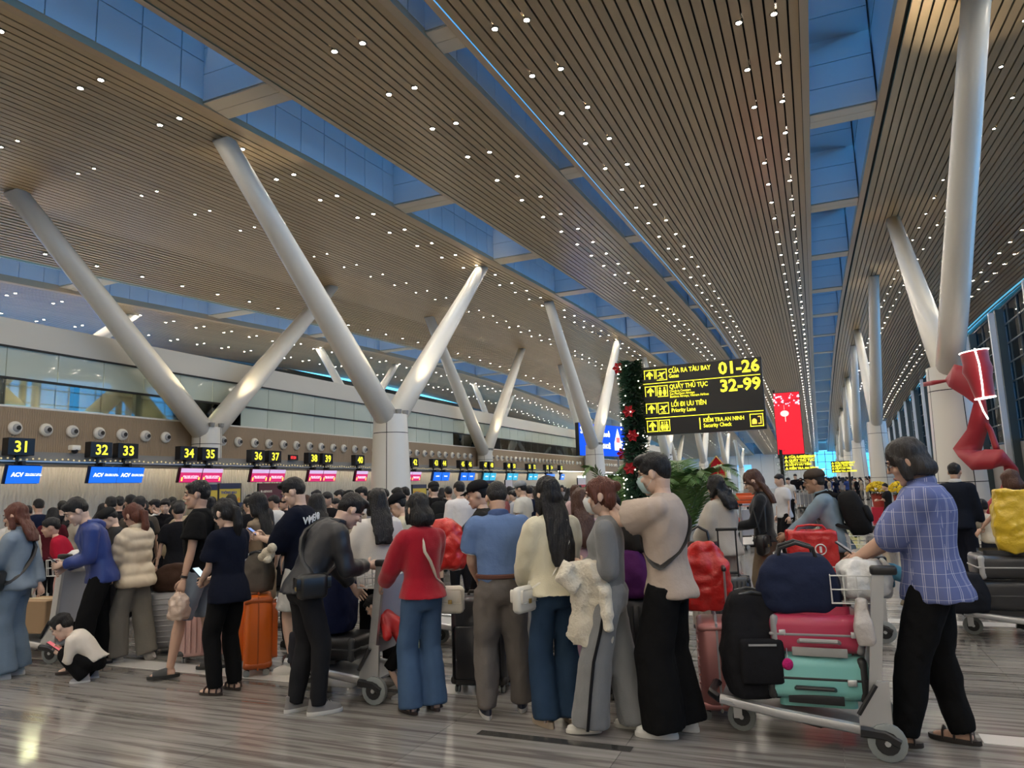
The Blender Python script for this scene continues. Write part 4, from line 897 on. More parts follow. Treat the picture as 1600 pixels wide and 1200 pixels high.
navyw = FG(352, 1082, 790, 45, 'person in a navy T-shirt and black trousers with a long black ponytail and strappy sandals', sex='f', fat=1.08, top=T_((.007, .009, .019), sleeve=.70, fit=.028, slv_loose=.018, hem=-.13), bottom=T_(BLK, fit=.018), shoes=dict(kind='sandal', mat=fabric((.04, .02, .015), 'leather'), sole=fabric((.03, .02, .015), 'plain')), hair=(('pony', .34), 'black'), head=(22, 0, 0), **phn(.28, 1.02, .05), tone=1)
phone_at(navyw, 'pale lit phone held by the person in the navy T-shirt', (.30, .42, .55))
tanw = MG(408, 777, 7.3, 55, 'person in a sleeveless tan dress with very long black hair, raising a phone', sex='f', hair=(('long', .55), 'black'), top=T_((.25, .19, .13), sleeve=0, fit=.012, hem=-.1), bottom=T_((.25, .19, .13), kind='skirt', len=.34), shoes=SNK((.5, .5, .5)), hl=(-.1, .34, 1.26), hr=(.08, .32, 1.24), curl=(1.2, 1.2), tone=1)
phone_at(tanw, 'phone raised by the person in the tan dress')
when = FG(437, 1060, 757, 72, 'person with curly hair in an oversized navy T-shirt with white back lettering, white shorts', top=T_((.006, .008, .018), sleeve=.78, fit=.04, slv_loose=.03, hem=-.16, wr=.014), bottom=T_((.55, .55, .53), kind='shorts', len=.88, fit=.035), shoes=dict(kind='crocs', mat=fabric((.62, .60, .56), 'plain'), sole=fabric((.60, .58, .54), 'plain')), hair=('fade', 'black'), head=(26, 0, 0), **phn(.36, 1.22, .05), tone=1, dy=.25)
phone_at(when, 'blue-lit phone held by the person in the lettered T-shirt', (.10, .17, .40))
jacket = FG(474, 1115, 783, -72, 'person in a black bomber jacket and black jeans bending over the trolley load', hk=1.08, top=T_((.012, .013, .017), 'shiny', sleeve=1.95, fit=.032, wr=.017, collar=True, hem=-.05), bottom=T_((.014, .014, .016), 'denim', fit=.014), shoes=SNK((.17, .16, .15), (.55, .54, .50)), hair=('fade', 'black'), lean=16, bend=26, head=(38, 0, 0), hl=(-.16, .46, .90), hr=(.12, .48, 1.08), curl=(.7, .7), feet=((-.10, -.04), (.10, .08)), tone=1)
redk = FG(462, 1098, 985, -60, 'small child in dark clothes and red shoes half hidden behind the bomber jacket', hk=1.15, headscale=1.2, top=T_((.02, .02, .025), sleeve=1.9, fit=.03), bottom=T_((.03, .02, .02), fit=.03), shoes=SNK((.40, .02, .02), (.08, .02, .02)))
whitew = MG(592, 772, 6.3, 15, 'person with long straight black hair and a loose white sweater, seen from behind', sex='f', hair=(('long', .40), 'black'), top=T_((.62, .59, .55), 'knit', sleeve=1.9, fit=.06, loose=.03, wr=.025, slv_loose=.02), bottom=T_(BLK, fit=.02), hl=(-.22, .25, .95), hr=(.15, .3, 1.0))
kid = FG(634, 1090, 925, 70, 'child in a red padded waistcoat and black shorts leaning on the trolley', hk=1.10, headscale=1.25, sex='f', top=T_((.50, .02, .02), 'shiny', sleeve=1.2, fit=.03, wr=.018, hem=-.1), bottom=T_(BLK, kind='shorts', fit=.03, len=1.05), shoes=SNK((.35, .35, .35)), lean=30, bend=25, hz=.86, head=(40, 0, 0), hl=(-.12, .40, .95), hr=(.14, .36, .92), tone=1)
redc = FG(662, 1112, 790, 28, 'person in a red cardigan and flared blue jeans with a black bob', hk=1.04, sex='f', fat=1.08, top=T_((.33, .010, .022), 'knit', sleeve=1.9, fit=.028, slv_loose=.015, hem=-.03, wr=.014), bottom=T_((.055, .10, .18), 'denim', fit=.012, flare=.045, drop=.02), shoes=dict(kind='sandal', mat=fabric((.03, .02, .02), 'leather')), hair=(('bob', .14), 'black'), head=(14, 0, 0), hl=(-.20, .34, 1.02), hr=(.16, .26, .92), tone=1)
strap_bag(redc, [p for p in body_loop(redc, .53, -1, .02, .035)], fabric((.60, .56, .48), 'leather'), .008, 'small off-white leather bag on the hip of the person in the red cardigan', body=(redc['hip'] + redc['R'] @ V3((.23, -.02, -.17)), (.20, .08, .20), radians(20)))
polo = FG(788, 1119, 768, 4, 'person in a blue polo shirt, brown belt and grey slacks, seen from behind', hk=1.04, fat=1.08, top=T_((.12, .19, .36), sleeve=.66, fit=.020, hem=.045, collar=fabric((.07, .11, .24)), cuff=fabric((.6, .62, .66)), wr=.012, slv_loose=.015), bottom=T_((.13, .115, .105), fit=.026, wr=.018), shoes=SNK((.012, .014, .025), (.45, .44, .42)), hair=('buzz', 'black'), head=(30, 0, 0), hl=(-.16, .26, .98), hr=(.16, .26, .98), feet=((-.13, .0), (.15, .12)), belt=fabric((.10, .035, .02), 'leather'), tone=0)
cream = FG(876, 1133, 763, 28, 'person with waist-length black hair, loose cream sweater and dark wide jeans', hk=1.03, sex='f', top=T_((.60, .56, .42), 'knit', sleeve=1.95, fit=.045, loose=.02, wr=.020, slv_loose=.02, hem=-.02), bottom=T_((.022, .045, .085), 'denim', fit=.018, flare=.035, drop=.01), shoes=dict(kind='platform', mat=fabric((.55, .45, .36), 'leather'), sole=fabric((.40, .32, .24), 'plain')), hair=(('long', .52), 'black'), head=(14, 0, 0), hl=(-.12, .28, .98), hr=(.10, .30, 1.0), tone=1)
strap_bag(cream, body_loop(cream, .53, 1, .02, .055), fabric((.62, .60, .54), 'leather'), .007, 'white saddle bag slung on the hip of the person in the cream sweater', body=(cream['hip'] + cream['R'] @ V3((-.24, -.02, -.12)), (.20, .07, .17), radians(75)))
pinkw = MG(908, 772, 6.2, 15, 'person with long brown hair and a pink top behind the person in the cream sweater', sex='f', hair=(('long', .45), 'brown'), top=T_((.55, .36, .38), sleeve=.9, fit=.03), bottom=T_((.35, .2, .22), fit=.04, flare=.05))
grey = FG(964, 1144, 765, 84, 'person in a grey tracksuit with black side stripes and a white face mask', hk=1.03, sex='f', top=T_((.17, .175, .18), 'knit', sleeve=1.95, fit=.030, hem=.02, wr=.012, slv_loose=.01), bottom=T_((.20, .205, .21), 'knit', fit=.030, flare=.055, stripe=fabric((.012, .012, .014)), drop=.01), shoes=SNK((.66, .64, .58), (.62, .60, .54), 'sneaker'), hair=(('bun', .1), 'auburn'), mask='white', head=(4, 0, 0), hl=(-.02, .18, 1.16), hr=(.04, .20, 1.10), curl=(1.3, 1.3), feet=((-.06, .18), (.10, -.14)), tone=1)
beige = FG(1060, 1148, 722, 74, 'tall masked person in a beige T-shirt and baggy black trousers with raised hands', top=T_((.44, .36, .30), sleeve=.72, fit=.032, slv_loose=.028, hem=-.10, wr=.016), bottom=T_(BLK, fit=.04, flare=.045, drop=.01), shoes=SNK((.66, .65, .62), (.66, .65, .62)), hair=('quiff', 'black'), mask='grey', glasses=True, head=(14, 0, 0), hl=(-.02, .44, 1.50), hr=(.12, .42, 1.46), curl=(.9, .9), feet=((-.09, .06), (.10, -.03)), tone=1, watch=-1, pole_l=(-.3, -.2, -1), pole_r=(.3, -.2, -1))
b = MB(); b.tube(body_loop(beige, .53, 1, .10, .032), .011, 6, flat=2.4); tag(b.build('crossbody_strap', fabric(BLK, 'leather'), None, True), 'black cross-body bag strap over the beige T-shirt', 'bag')
glassm = MG(990, 762, 5.6, 130, 'person with glasses and black hair leaning down behind the masked pair', lean=15, bend=10, head=(35, 0, 0), glasses=True, top=T_((.03, .03, .03), sleeve=.7, fit=.03), bottom=T_((.16, .12, .06), fit=.03), tone=1)
curly = FG(1140, 985, 752, 50, 'person with wavy black hair in a grey-beige knitted poncho sweater', sex='f', lod=1, top=T_((.42, .39, .34), 'knit', sleeve=1.9, fit=.06, loose=.03, wr=.02, slv_loose=.03), bottom=T_((.40, .38, .34), fit=.04, flare=.05), hair=(('wavy', .26), 'black'), head=(6, 0, 0), hl=(-.12, .26, 1.0), hr=(.1, .26, 1.0))
khaki = FG(1206, 975, 747, 84, 'person in a black cardigan and khaki trousers typing on a phone', hk=1.05, lod=0, sex='f', top=T_((.014, .016, .020), 'knit', sleeve=1.95, fit=.022, hem=-.02, wr=.012), bottom=T_((.24, .185, .13), fit=.022, flare=.02), shoes=SNK((.3, .3, .3)), hair=(('long', .28), 'brown'), head=(28, 0, 0), **phn(.32, 1.10, .05), tone=1)
phone_at(khaki, 'dark phone of the person in the black cardigan')
strap_bag(khaki, [khaki['sh'][-1] + V3((0, 0, .06)), khaki['sh'][-1] + V3((-.07, -.06, -.1)), khaki['hip'] + khaki['R'] @ V3((-.22, .02, .08)), khaki['hip'] + khaki['R'] @ V3((-.24, -.05, .1)), khaki['sh'][-1] + V3((.04, .0, -.05)), khaki['sh'][-1] + V3((0, 0, .06))], fabric(BLK, 'leather'), .006, 'black leather shoulder bag beside the khaki trousers', body=(khaki['hip'] + khaki['R'] @ V3((-.24, -.0, -.14)), (.24, .10, .22), radians(80)))
capm = FG(1322, 985, 746, 84, 'person in a grey-brown cap and light denim jacket pushing the trolley of red boxes', hk=1.05, lod=0, cap=(.07, .055, .045), hair=('buzz', 'grey'), top=T_((.20, .27, .33), 'denim', sleeve=1.85, fit=.028, wr=.018, collar=True), bottom=T_((.05, .035, .025), fit=.02), lean=8, bend=10, head=(8, 0, 0), hl=(-.18, .50, 1.05), hr=(.14, .46, 1.02), tone=2)
backpack(capm, (.013, .013, .014), 'big black backpack worn over the light denim jacket', w=.36, h=.50, d=.24)
def plaidmat():
    m = mat('blue_checked_cotton', (.11, .14, .32), .85); t = m.node_tree; bs = t.nodes['Principled BSDF']; co = t.nodes.new('ShaderNodeTexCoord'); out = None
    sep = t.nodes.new('ShaderNodeSeparateXYZ'); t.links.new(co.outputs['Object'], sep.inputs[0]); acc = None
    sn = t.nodes.new('ShaderNodeSeparateXYZ'); t.links.new(co.outputs['Normal'], sn.inputs[0])
    def band(ax, per, off, w):
        a = t.nodes.new('ShaderNodeMath'); a.operation = 'ADD'; a.inputs[1].default_value = off + 10; t.links.new(sep.outputs[ax], a.inputs[0])
        d = t.nodes.new('ShaderNodeMath'); d.operation = 'MODULO'; d.inputs[1].default_value = per; t.links.new(a.outputs[0], d.inputs[0])
        c = t.nodes.new('ShaderNodeMath'); c.operation = 'LESS_THAN'; c.inputs[1].default_value = w; t.links.new(d.outputs[0], c.inputs[0])
        if ax == 'Z': return c
        ab = t.nodes.new('ShaderNodeMath'); ab.operation = 'ABSOLUTE'; t.links.new(sn.outputs['X' if ax == 'Y' else 'Y'], ab.inputs[0]); gt = t.nodes.new('ShaderNodeMath'); gt.operation = 'GREATER_THAN'; gt.inputs[1].default_value = .66; t.links.new(ab.outputs[0], gt.inputs[0])
        mu = t.nodes.new('ShaderNodeMath'); mu.operation = 'MULTIPLY'; t.links.new(c.outputs[0], mu.inputs[0]); t.links.new(gt.outputs[0], mu.inputs[1]); return mu
    prev = None
    for ax, per, off, w in (('Y', .058, 0, .003), ('Y', .058, .010, .003), ('X', .058, 0, .003), ('X', .058, .010, .003), ('Z', .07, 0, .002)):
        c = band(ax, per, off, w)
        if prev: x = t.nodes.new('ShaderNodeMath'); x.operation = 'MAXIMUM'; t.links.new(prev.outputs[0], x.inputs[0]); t.links.new(c.outputs[0], x.inputs[1]); c = x
        prev = c
    mx = t.nodes.new('ShaderNodeMix'); mx.data_type = 'RGBA'; mx.inputs[6].default_value = (.115, .145, .32, 1); mx.inputs[7].default_value = (.48, .50, .62, 1); t.links.new(prev.outputs[0], mx.inputs[0]); t.links.new(mx.outputs[2], bs.inputs['Base Color']); return m
plaid = FG(1488, 1170, 715, 86, 'person with glasses in a blue checked shirt reading a phone behind the loaded trolley', hk=1.06, fat=1.14, top=dict(mat=plaidmat(), sleeve=.80, fit=.030, slv_loose=.026, hem=-.12, wr=.016, collar=True), bottom=T_(BLK, fit=.020, wr=.016), shoes=dict(kind='sandal', mat=fabric((.03, .02, .018), 'leather'), sole=fabric((.025, .02, .018), 'plain')), hair=(('bob', .10), 'grey'), glasses=True, head=(22, 0, 0), hl=(-.05, .38, 1.07), hr=(.05, .36, 1.06), curl=(.9, .9), feet=((-.13, .22), (.13, -.06)), tone=0)
phone_at(plaid, 'phone lying in the hands of the person in the checked shirt')
suit = FG(1512, 913, 730, -12, 'person in a dark navy suit with a white collar walking away beside the big column', lod=1, top=T_((.010, .013, .022), sleeve=1.95, fit=.03, hem=-.14, collar=fabric((.6, .6, .6))), bottom=T_((.010, .012, .020), fit=.03), hair=('short', 'black'), hl=(-.24, -.05, .82), hr=(.28, .10, .82))
stripe = MG(1583, 742, 8.4, 40, 'person with brown hair in a red and white striped T-shirt pushing the far trolley', sex='f', top=dict(mat=None, sleeve=.7, fit=.03), hair=(('bob', .16), 'brown'), bottom=T_((.04, .04, .06), 'denim'), hl=(-.25, .38, 1.0), hr=(.2, .3, 1.0)) if False else None
def stripemat():
    m = mat('red_white_stripe', (.5, .02, .03), .9); t = m.node_tree; bs = t.nodes['Principled BSDF']; co = t.nodes.new('ShaderNodeTexCoord'); w = t.nodes.new('ShaderNodeTexWave'); w.bands_direction = 'Z'; w.inputs['Scale'].default_value = 10
    t.links.new(co.outputs['Object'], w.inputs['Vector']); r = t.nodes.new('ShaderNodeValToRGB'); r.color_ramp.interpolation = 'CONSTANT'; r.color_ramp.elements[0].color = (.45, .02, .03, 1); r.color_ramp.elements[1].color = (.65, .6, .6, 1); r.color_ramp.elements[1].position = .62
    t.links.new(w.outputs[1], r.inputs[0]); t.links.new(r.outputs[0], bs.inputs['Base Color']); return m
stripe = MG(1585, 740, 8.2, 45, 'person with brown hair in a red and white striped T-shirt pushing the far trolley', sex='f', top=dict(mat=stripemat(), sleeve=.7, fit=.03), hair=(('bob', .12), 'brown'), bottom=T_((.04, .04, .06), 'denim'), hl=(-.28, .36, .98), hr=(.2, .3, 1.0))
tod = MG(1538, 786, 10.2, 20, 'toddler in a cream T-shirt and dark trousers leaning on the pillar base', headscale=1.35, top=T_((.62, .56, .45), sleeve=.7, fit=.04), bottom=T_((.03, .035, .05), fit=.03), lean=15, bend=15)
bend = MG(1412, 830, 6.9, 85, 'person with a loose black ponytail stooping behind the person with the checked shirt', sex='f', hair=(('pony', .18), 'black'), top=T_((.05, .15, .22), sleeve=1.8, fit=.03), bottom=T_((.35, .3, .22), kind='shorts', fit=.03, len=.9), lean=45, bend=40, head=(30, 0, 0), hl=(-.15, .55, .75), hr=(.1, .55, .75), hz=.9, tone=1)
runk = MG(1385, 757, 20, 70, 'child in black carrying a red bouquet past the flower pots', top=T_((.02, .02, .02), fit=.03, sleeve=.7), bottom=T_((.02, .02, .02), kind='shorts', fit=.03), feet=((-.08, .25), (.1, -.3, .12)), hl=(-.1, .35, 1.15), hr=(.1, .35, 1.15), tone=1)
# ---- people in the lanes behind
DK = (.008, .008, .010); NV = (.007, .011, .030); WT = (.60, .59, .57)
crowd = [
 (22, 806, 12, 20, 'f', WT, DK, ('long', .2), 'person in a white cap and white top deep in the crowd', dict(cap=(.6, .6, .6))),
 (37, 802, 8.6, 25, 'f', (.50, .44, .34), (.05, .06, .05), ('long', .24), 'person with a white hair clip and cream padded jacket holding a paper', dict(puff=1)),
 (47, 794, 13, 15, 'm', DK, DK, 'short', 'dark-haired person between the padded jacket and the navy coat', {}),
 (63, 784, 11.8, 12, 'm', NV, DK, 'short', 'person in a navy jacket standing before the rippled wall', {}),
 (85, 798, 10.8, 0, 'f', (.07, .01, .015), DK, ('long', .3), 'person with long black hair in a dark red coat', {}),
 (99, 787, 12.2, -10, 'm', DK, DK, 'short', 'person in a charcoal jacket next to the dark red coat', {}),
 (122, 806, 8.2, 80, 'f', (.35, .01, .03), DK, 'short', 'person in a crimson jacket bending behind the tan bag', dict(lean=25)),
 (176, 781, 10.6, 15, 'm', DK, DK, 'short', 'broad person in a black coat behind the royal blue jacket', {}),
 (188, 780, 12.2, 15, 'm', DK, NV, 'curly', 'person with curly hair over the shoulder of the black coat', {}),
 (183, 797, 8.4, 95, 'm', (.03, .03, .03), DK, 'short', 'person in a black cap looking down in the second lane', dict(cap=(.02, .02, .02), head=35)),
 (207, 778, 11, 20, 'm', DK, DK, 'short', 'first of two dark-haired people above the auburn ponytail', {}),
 (219, 781, 9.4, 10, 'm', (.06, .05, .04), DK, 'short', 'person wearing a large black backpack above the cream puffer jacket', dict(pack=1)),
 (247, 784, 12.5, 70, 'm', WT, DK, 'short', 'person in a white top beside the one on the phone', {}),
 (260, 784, 11.5, 168, 'm', DK, DK, 'short', 'smiling person in black facing the queue with a phone at the ear', dict(hr=(.10, .10, 1.52))),
 (281, 790, 8.8, 5, 'f', DK, DK, 'short', 'person in black right behind the tall person in shorts', {}),
 (328, 781, 10.8, 10, 'f', DK, DK, ('bun', .1), 'person with hair tied up before the yellow notices', {}),
 (391, 782, 10.4, 20, 'f', DK, DK, 'curly', 'curly-haired person in black under the maroon board', {}),
 (404, 773, 11.4, 10, 'm', (.04, .04, .045), DK, 'short', 'tall dark-haired person under the maroon board', {}),
 (467, 775, 7.6, 20, 'f', (.3, .3, .32), DK, ('long', .35), 'person with long dark hair behind the lettered T-shirt', {}),
 (496, 779, 6.9, 8, 'f', WT, DK, ('long', .28), 'person with dark brown hair and a white top above the bomber jacket', {}),
 (480, 777, 14, 10, 'f', (.3, .05, .06), DK, ('long', .2), 'small distant person with loose hair near the wall', {}),
 (498, 769, 14.5, 70, 'm', DK, DK, 'short', 'distant person in profile near the white wall', {}),
 (515, 776, 16, 0, 'm', (.04, .06, .06), DK, 'short', 'distant person in dark green by the white wall', {}),
 (534, 769, 13.5, 80, 'm', WT, DK, 'short', 'distant person with a white shirt and bag strap in profile', {}),
 (549, 771, 13, 90, 'm', (.05, .05, .05), DK, 'short', 'distant person in a black cap left of the white column', dict(cap=(.015, .015, .015))),
 (569, 765, 12, 85, 'm', WT, NV, 'short', 'person in white in profile before the column cladding', {}),
 (596, 772, 11, 30, 'm', (.3, .3, .33), DK, 'short', 'grey-shirted person behind the long straight hair', {}),
 (624, 766, 12.5, 60, 'f', (.35, .18, .12), DK, 'short', 'person with a rust top at the foot of the column', {}),
 (636, 766, 14, 120, 'm', DK, DK, 'short', 'person in black facing the queue at the foot of the column', {}),
 (646, 763, 12.8, 60, 'm', (.01, .22, .11), DK, 'short', 'person in a bright green shirt stooping', dict(lean=15)),
 (622, 782, 9, 40, 'f', (.6, .58, .54), DK, 'short', 'person in a baggy white top beside the black cap', {}),
 (631, 777, 7.4, 75, 'm', (.55, .5, .36), DK, 'buzz', 'person in a black cap and cream shirt looking down', dict(cap=(.012, .012, .014), head=25)),
 (679, 758, 12, 20, 'm', DK, DK, 'short', 'trekker in a black cap with a tall black rucksack', dict(cap=(.03, .03, .03), pack=1, shorts=1)),
 (701, 764, 14, 10, 'm', DK, DK, 'short', 'person in dark clothes between the trekker and the white shirt', {}),
 (719, 757, 10.8, 22, 'm', (.68, .66, .66), DK, 'short', 'person in a white dress shirt and black trousers, seen from behind', {}),
 (735, 768, 13, 0, 'm', DK, DK, 'short', 'dark-haired person behind the white dress shirt', {}),
 (754, 760, 6.6, 80, 'm', (.02, .02, .02), DK, 'buzz', 'person in a black cap and black top next to the blue polo shirt', dict(cap=(.012, .012, .014), hl=(-.2, .42, 1.1))),
 (785, 763, 13, 100, 'm', (.3, .1, .1), DK, 'short', 'person in a brick red top by the red roll-up banner', {}),
 (803, 769, 14.5, 60, 'f', (.4, .4, .42), DK, 'short', 'short person in grey near the orange suitcase', {}),
 (817, 757, 12, 62, 'm', (.62, .61, .56), (.62, .61, .56), 'short', 'person in cream overalls and a grey headscarf', dict(cap=(.25, .27, .3))),
 (827, 763, 13.4, 10, 'm', NV, DK, 'short', 'person in navy with a shoulder bag behind the cream overalls', dict(shorts=1)),
 (838, 764, 14.5, 60, 'm', (.3, .3, .32), DK, 'short', 'masked person in grey before the bright counters', dict(mask='white')),
 (857, 757, 12.5, 10, 'm', DK, DK, 'short', 'person whose head shows over the long black hair', {}),
 (900, 762, 12, 20, 'f', (.55, .40, .42), (.5, .38, .4), ('long', .3), 'person with long dark hair in a pale pink outfit', {}),
 (928, 757, 13, 60, 'm', (.45, .36, .27), DK, 'short', 'person in a tan shirt at the foot of the far column', {}),
 (1222, 744, 14.2, 118, 'm', (.60, .62, .66), DK, 'short', 'person in a white shirt and black trousers walking out of the hall', {}),
 (1233, 748, 26, 150, 'm', WT, DK, 'short', 'distant person in white beside the garland post', {}),
 (1244, 742, 36, 175, 'm', DK, DK, 'short', 'distant person in black T-shirt and shorts facing the queue', dict(shorts=1)),
 (1173, 747, 24, 160, 'm', (.3, .3, .3), DK, 'short', 'distant person near the pink poster', {}),
]
for px_, hy, zc, fc, sx, tc_, bc, hr_, lb, o in crowd:
    kw = {}
    if 'cap' in o: kw['cap'] = o['cap']
    if 'mask' in o: kw['mask'] = o['mask']
    if 'hr' in o: kw['hr'] = o['hr']
    if 'hl' in o: kw['hl'] = o['hl']
    tp = T_(tc_, sleeve=.7 if rnd.random() < .4 or 'shorts' in o else 1.9, fit=.03)
    if 'puff' in o: tp = T_(tc_, 'shiny', sleeve=2, fit=.04, puff=.018)
    I = MG(px_, hy, zc, fc, lb, sex=sx, top=tp, bottom=T_(bc, kind='shorts' if 'shorts' in o else 'pants', fit=.02), hair=(hr_, 'brown' if sx == 'f' and rnd.random() < .3 else 'black'), head=(o.get('head', 12), 0, 0), lean=o.get('lean', 0), tone=rnd.choice([0, 1, 1]), **kw)
    if 'pack' in o: backpack(I, (.014, .015, .016), 'large black pack on the back of the ' + ('trekker' if 'trekker' in lb else 'person above the cream puffer jacket'), w=.34, h=.55 if 'trekker' in lb else .46, d=.24)
resolve()
# ---- distant travellers: eight figures, copied
proto = []
for k in range(8):
    I = person(0, 0, 0, 'x', h=1.68, lod=2, sex='mf'[k % 2], top=T_([DK, NV, WT, (.25, .25, .27), (.03, .06, .22), (.3, .05, .05), DK, (.4, .35, .28)][k], sleeve=.7 if k % 3 else 1.9, fit=.03), bottom=T_([DK, NV, DK, (.2, .19, .17)][k % 4], kind='pants' if k % 4 else 'shorts', fit=.02), hair=(('long', .28) if k % 2 else 'short', 'black'), face=False, feet=((-.1, .14), (.1, -.14)) if k % 3 == 0 else ((-.1, .02), (.1, -.02)))
    proto.append(I['root'])
resolve()
TAKEN = [(o.location.x, o.location.y) for o in bpy.data.objects if o.name.startswith('person') and o not in proto]; r2 = random.Random(11); used = set(); spots = []
for k in range(70): spots.append((r2.uniform(1284, 1362), r2.uniform(44, 62), 0))
for k in range(14): spots.append((r2.uniform(1245, 1290), r2.uniform(52, 66), 0))
for k in range(20): spots.append((r2.uniform(820, 960), r2.uniform(16, 30), 1))
for k in range(62): spots.append((r2.uniform(-20, 640), r2.uniform(11, 15.5), 2))
for k in range(12): spots.append((r2.uniform(640, 800), r2.uniform(14, 22), 2))
GL = ['travellers massed at the far end beyond the trolley rows', 'travellers around the bright counters past the column', 'travellers waiting at the check-in desks']
n = 0
for px_, zc, g in spots:
    P = C0 + ray(px_, 760) / FPX * zc
    if P.x < -15.2: continue
    if any((P.x - q[0]) ** 2 + (P.y - q[1]) ** 2 < .2 for q in TAKEN) or any((P.x - q[0]) ** 2 + (P.y - q[1]) ** 2 < 1.1 for q in ups): continue
    TAKEN.append((P.x, P.y))
    k = r2.randrange(8); o = proto[k] if k not in used else copy_tree(proto[k]); used.add(k)
    o.location = (P.x, P.y, 0); o.rotation_euler = (0, 0, radians(r2.choice([90, 100, 20, -20, 170, 0]) + r2.uniform(-20, 20))); s = r2.uniform(.86, .945); o.scale = (s, s, s)
    o['label'] = 'tiny distant figure in ' + ['black', 'navy and white', 'white', 'charcoal', 'royal blue', 'brick red', 'black skirt and top', 'sand colour'][k] + ' among the ' + GL[g]; o['group'] = GL[g]
# ================================================================ SIGNS, SCREENS, GANTRY
M_SIGNB = mat('sign_black', (.010, .010, .012), .3); M_YEL = mat('sign_yellow', (.9, .85, .05), .5, emit=(1., .92, .04), es=.62); M_YEL2 = mat('sign_yellow_soft', (.9, .85, .2), .5, emit=(1., .9, .08), es=.8)
M_WTX = mat('screen_white_text', (.9, .9, .9), .5, emit=(1, 1, 1), es=.9)
M_SB = mat('screen_blue', (.01, .1, .5), .2, emit=(.01, .14, .78), es=.55); M_SC = mat('screen_cyan', (.02, .3, .5), .2, emit=(.05, .42, .65), es=.5); M_SP = mat('screen_magenta', (.5, .02, .1), .2, emit=(.62, .03, .16), es=.42); M_SL = mat('screen_lilac', (.5, .4, .6), .2, emit=(.55, .38, .62), es=.5)
gx = -16.2
gan = empty('desk_gantry', (gx, 25, 2.45), label='long grey gantry beam carrying the desk number signs and monitors', cat='gantry')
def gb(nm, c, d, m): return MB().box((c[0] - gx, c[1] - 25, c[2] - 2.45), d).build(nm, m, gan)
gb('beam', (gx - .15, 25, 2.60), (.25, 42, .24), mat('gantry_grey', (.25, .24, .22), .45)); gb('canopy', (gx - .7, 25, 2.48), (1.3, 42, .06), MATS['gantry_grey']); gb('rail', (gx + .02, 25, 2.50), (.05, 42, .03), M_STEEL)
bl = MB()
for i in range(300): bl.ell((0.01, -20.5 + i * .137, .10 + .015 * sin(i * 1.3)), .022, 5, 4)
tag(bl.build('bead_garland', mat('bulb_cream', (.6, .5, .3), .4, emit=(1, .8, .4), es=.25), gan), kind='stuff')
DESKS = [(31, 10.15, 'b'), (32, 12.06, 'b'), (33, 12.80, 'b'), (34, 14.70, 'p'), (35, 15.46, 'p'), (36, 17.38, 'p'), (37, 18.14, 'p'), (38, 20.08, 'p'), (39, 20.84, 'p'), (40, 22.8, 'p'), (41, 26.1, 'p'), (42, 26.85, 'p'), (43, 28.72, 'b'), (44, 29.5, 'b'), (45, 31.4, 'b'), (46, 32.2, 'b'),
         (47, 34.0, 'c'), (48, 34.8, 'c'), (49, 37.1, 'c'), (50, 37.9, 'c'), (51, 40.3, 'c'), (52, 41.1, 'c'), (53, 43.4, 'b'), (54, 44.2, 'b'), (55, 46.2, 'b')]
def numw(n): return ['thirty', 'forty', 'fifty'][n // 10 - 3] + ('-' + 'one two three four five six seven eight nine'.split()[n % 10 - 1] if n % 10 else '')
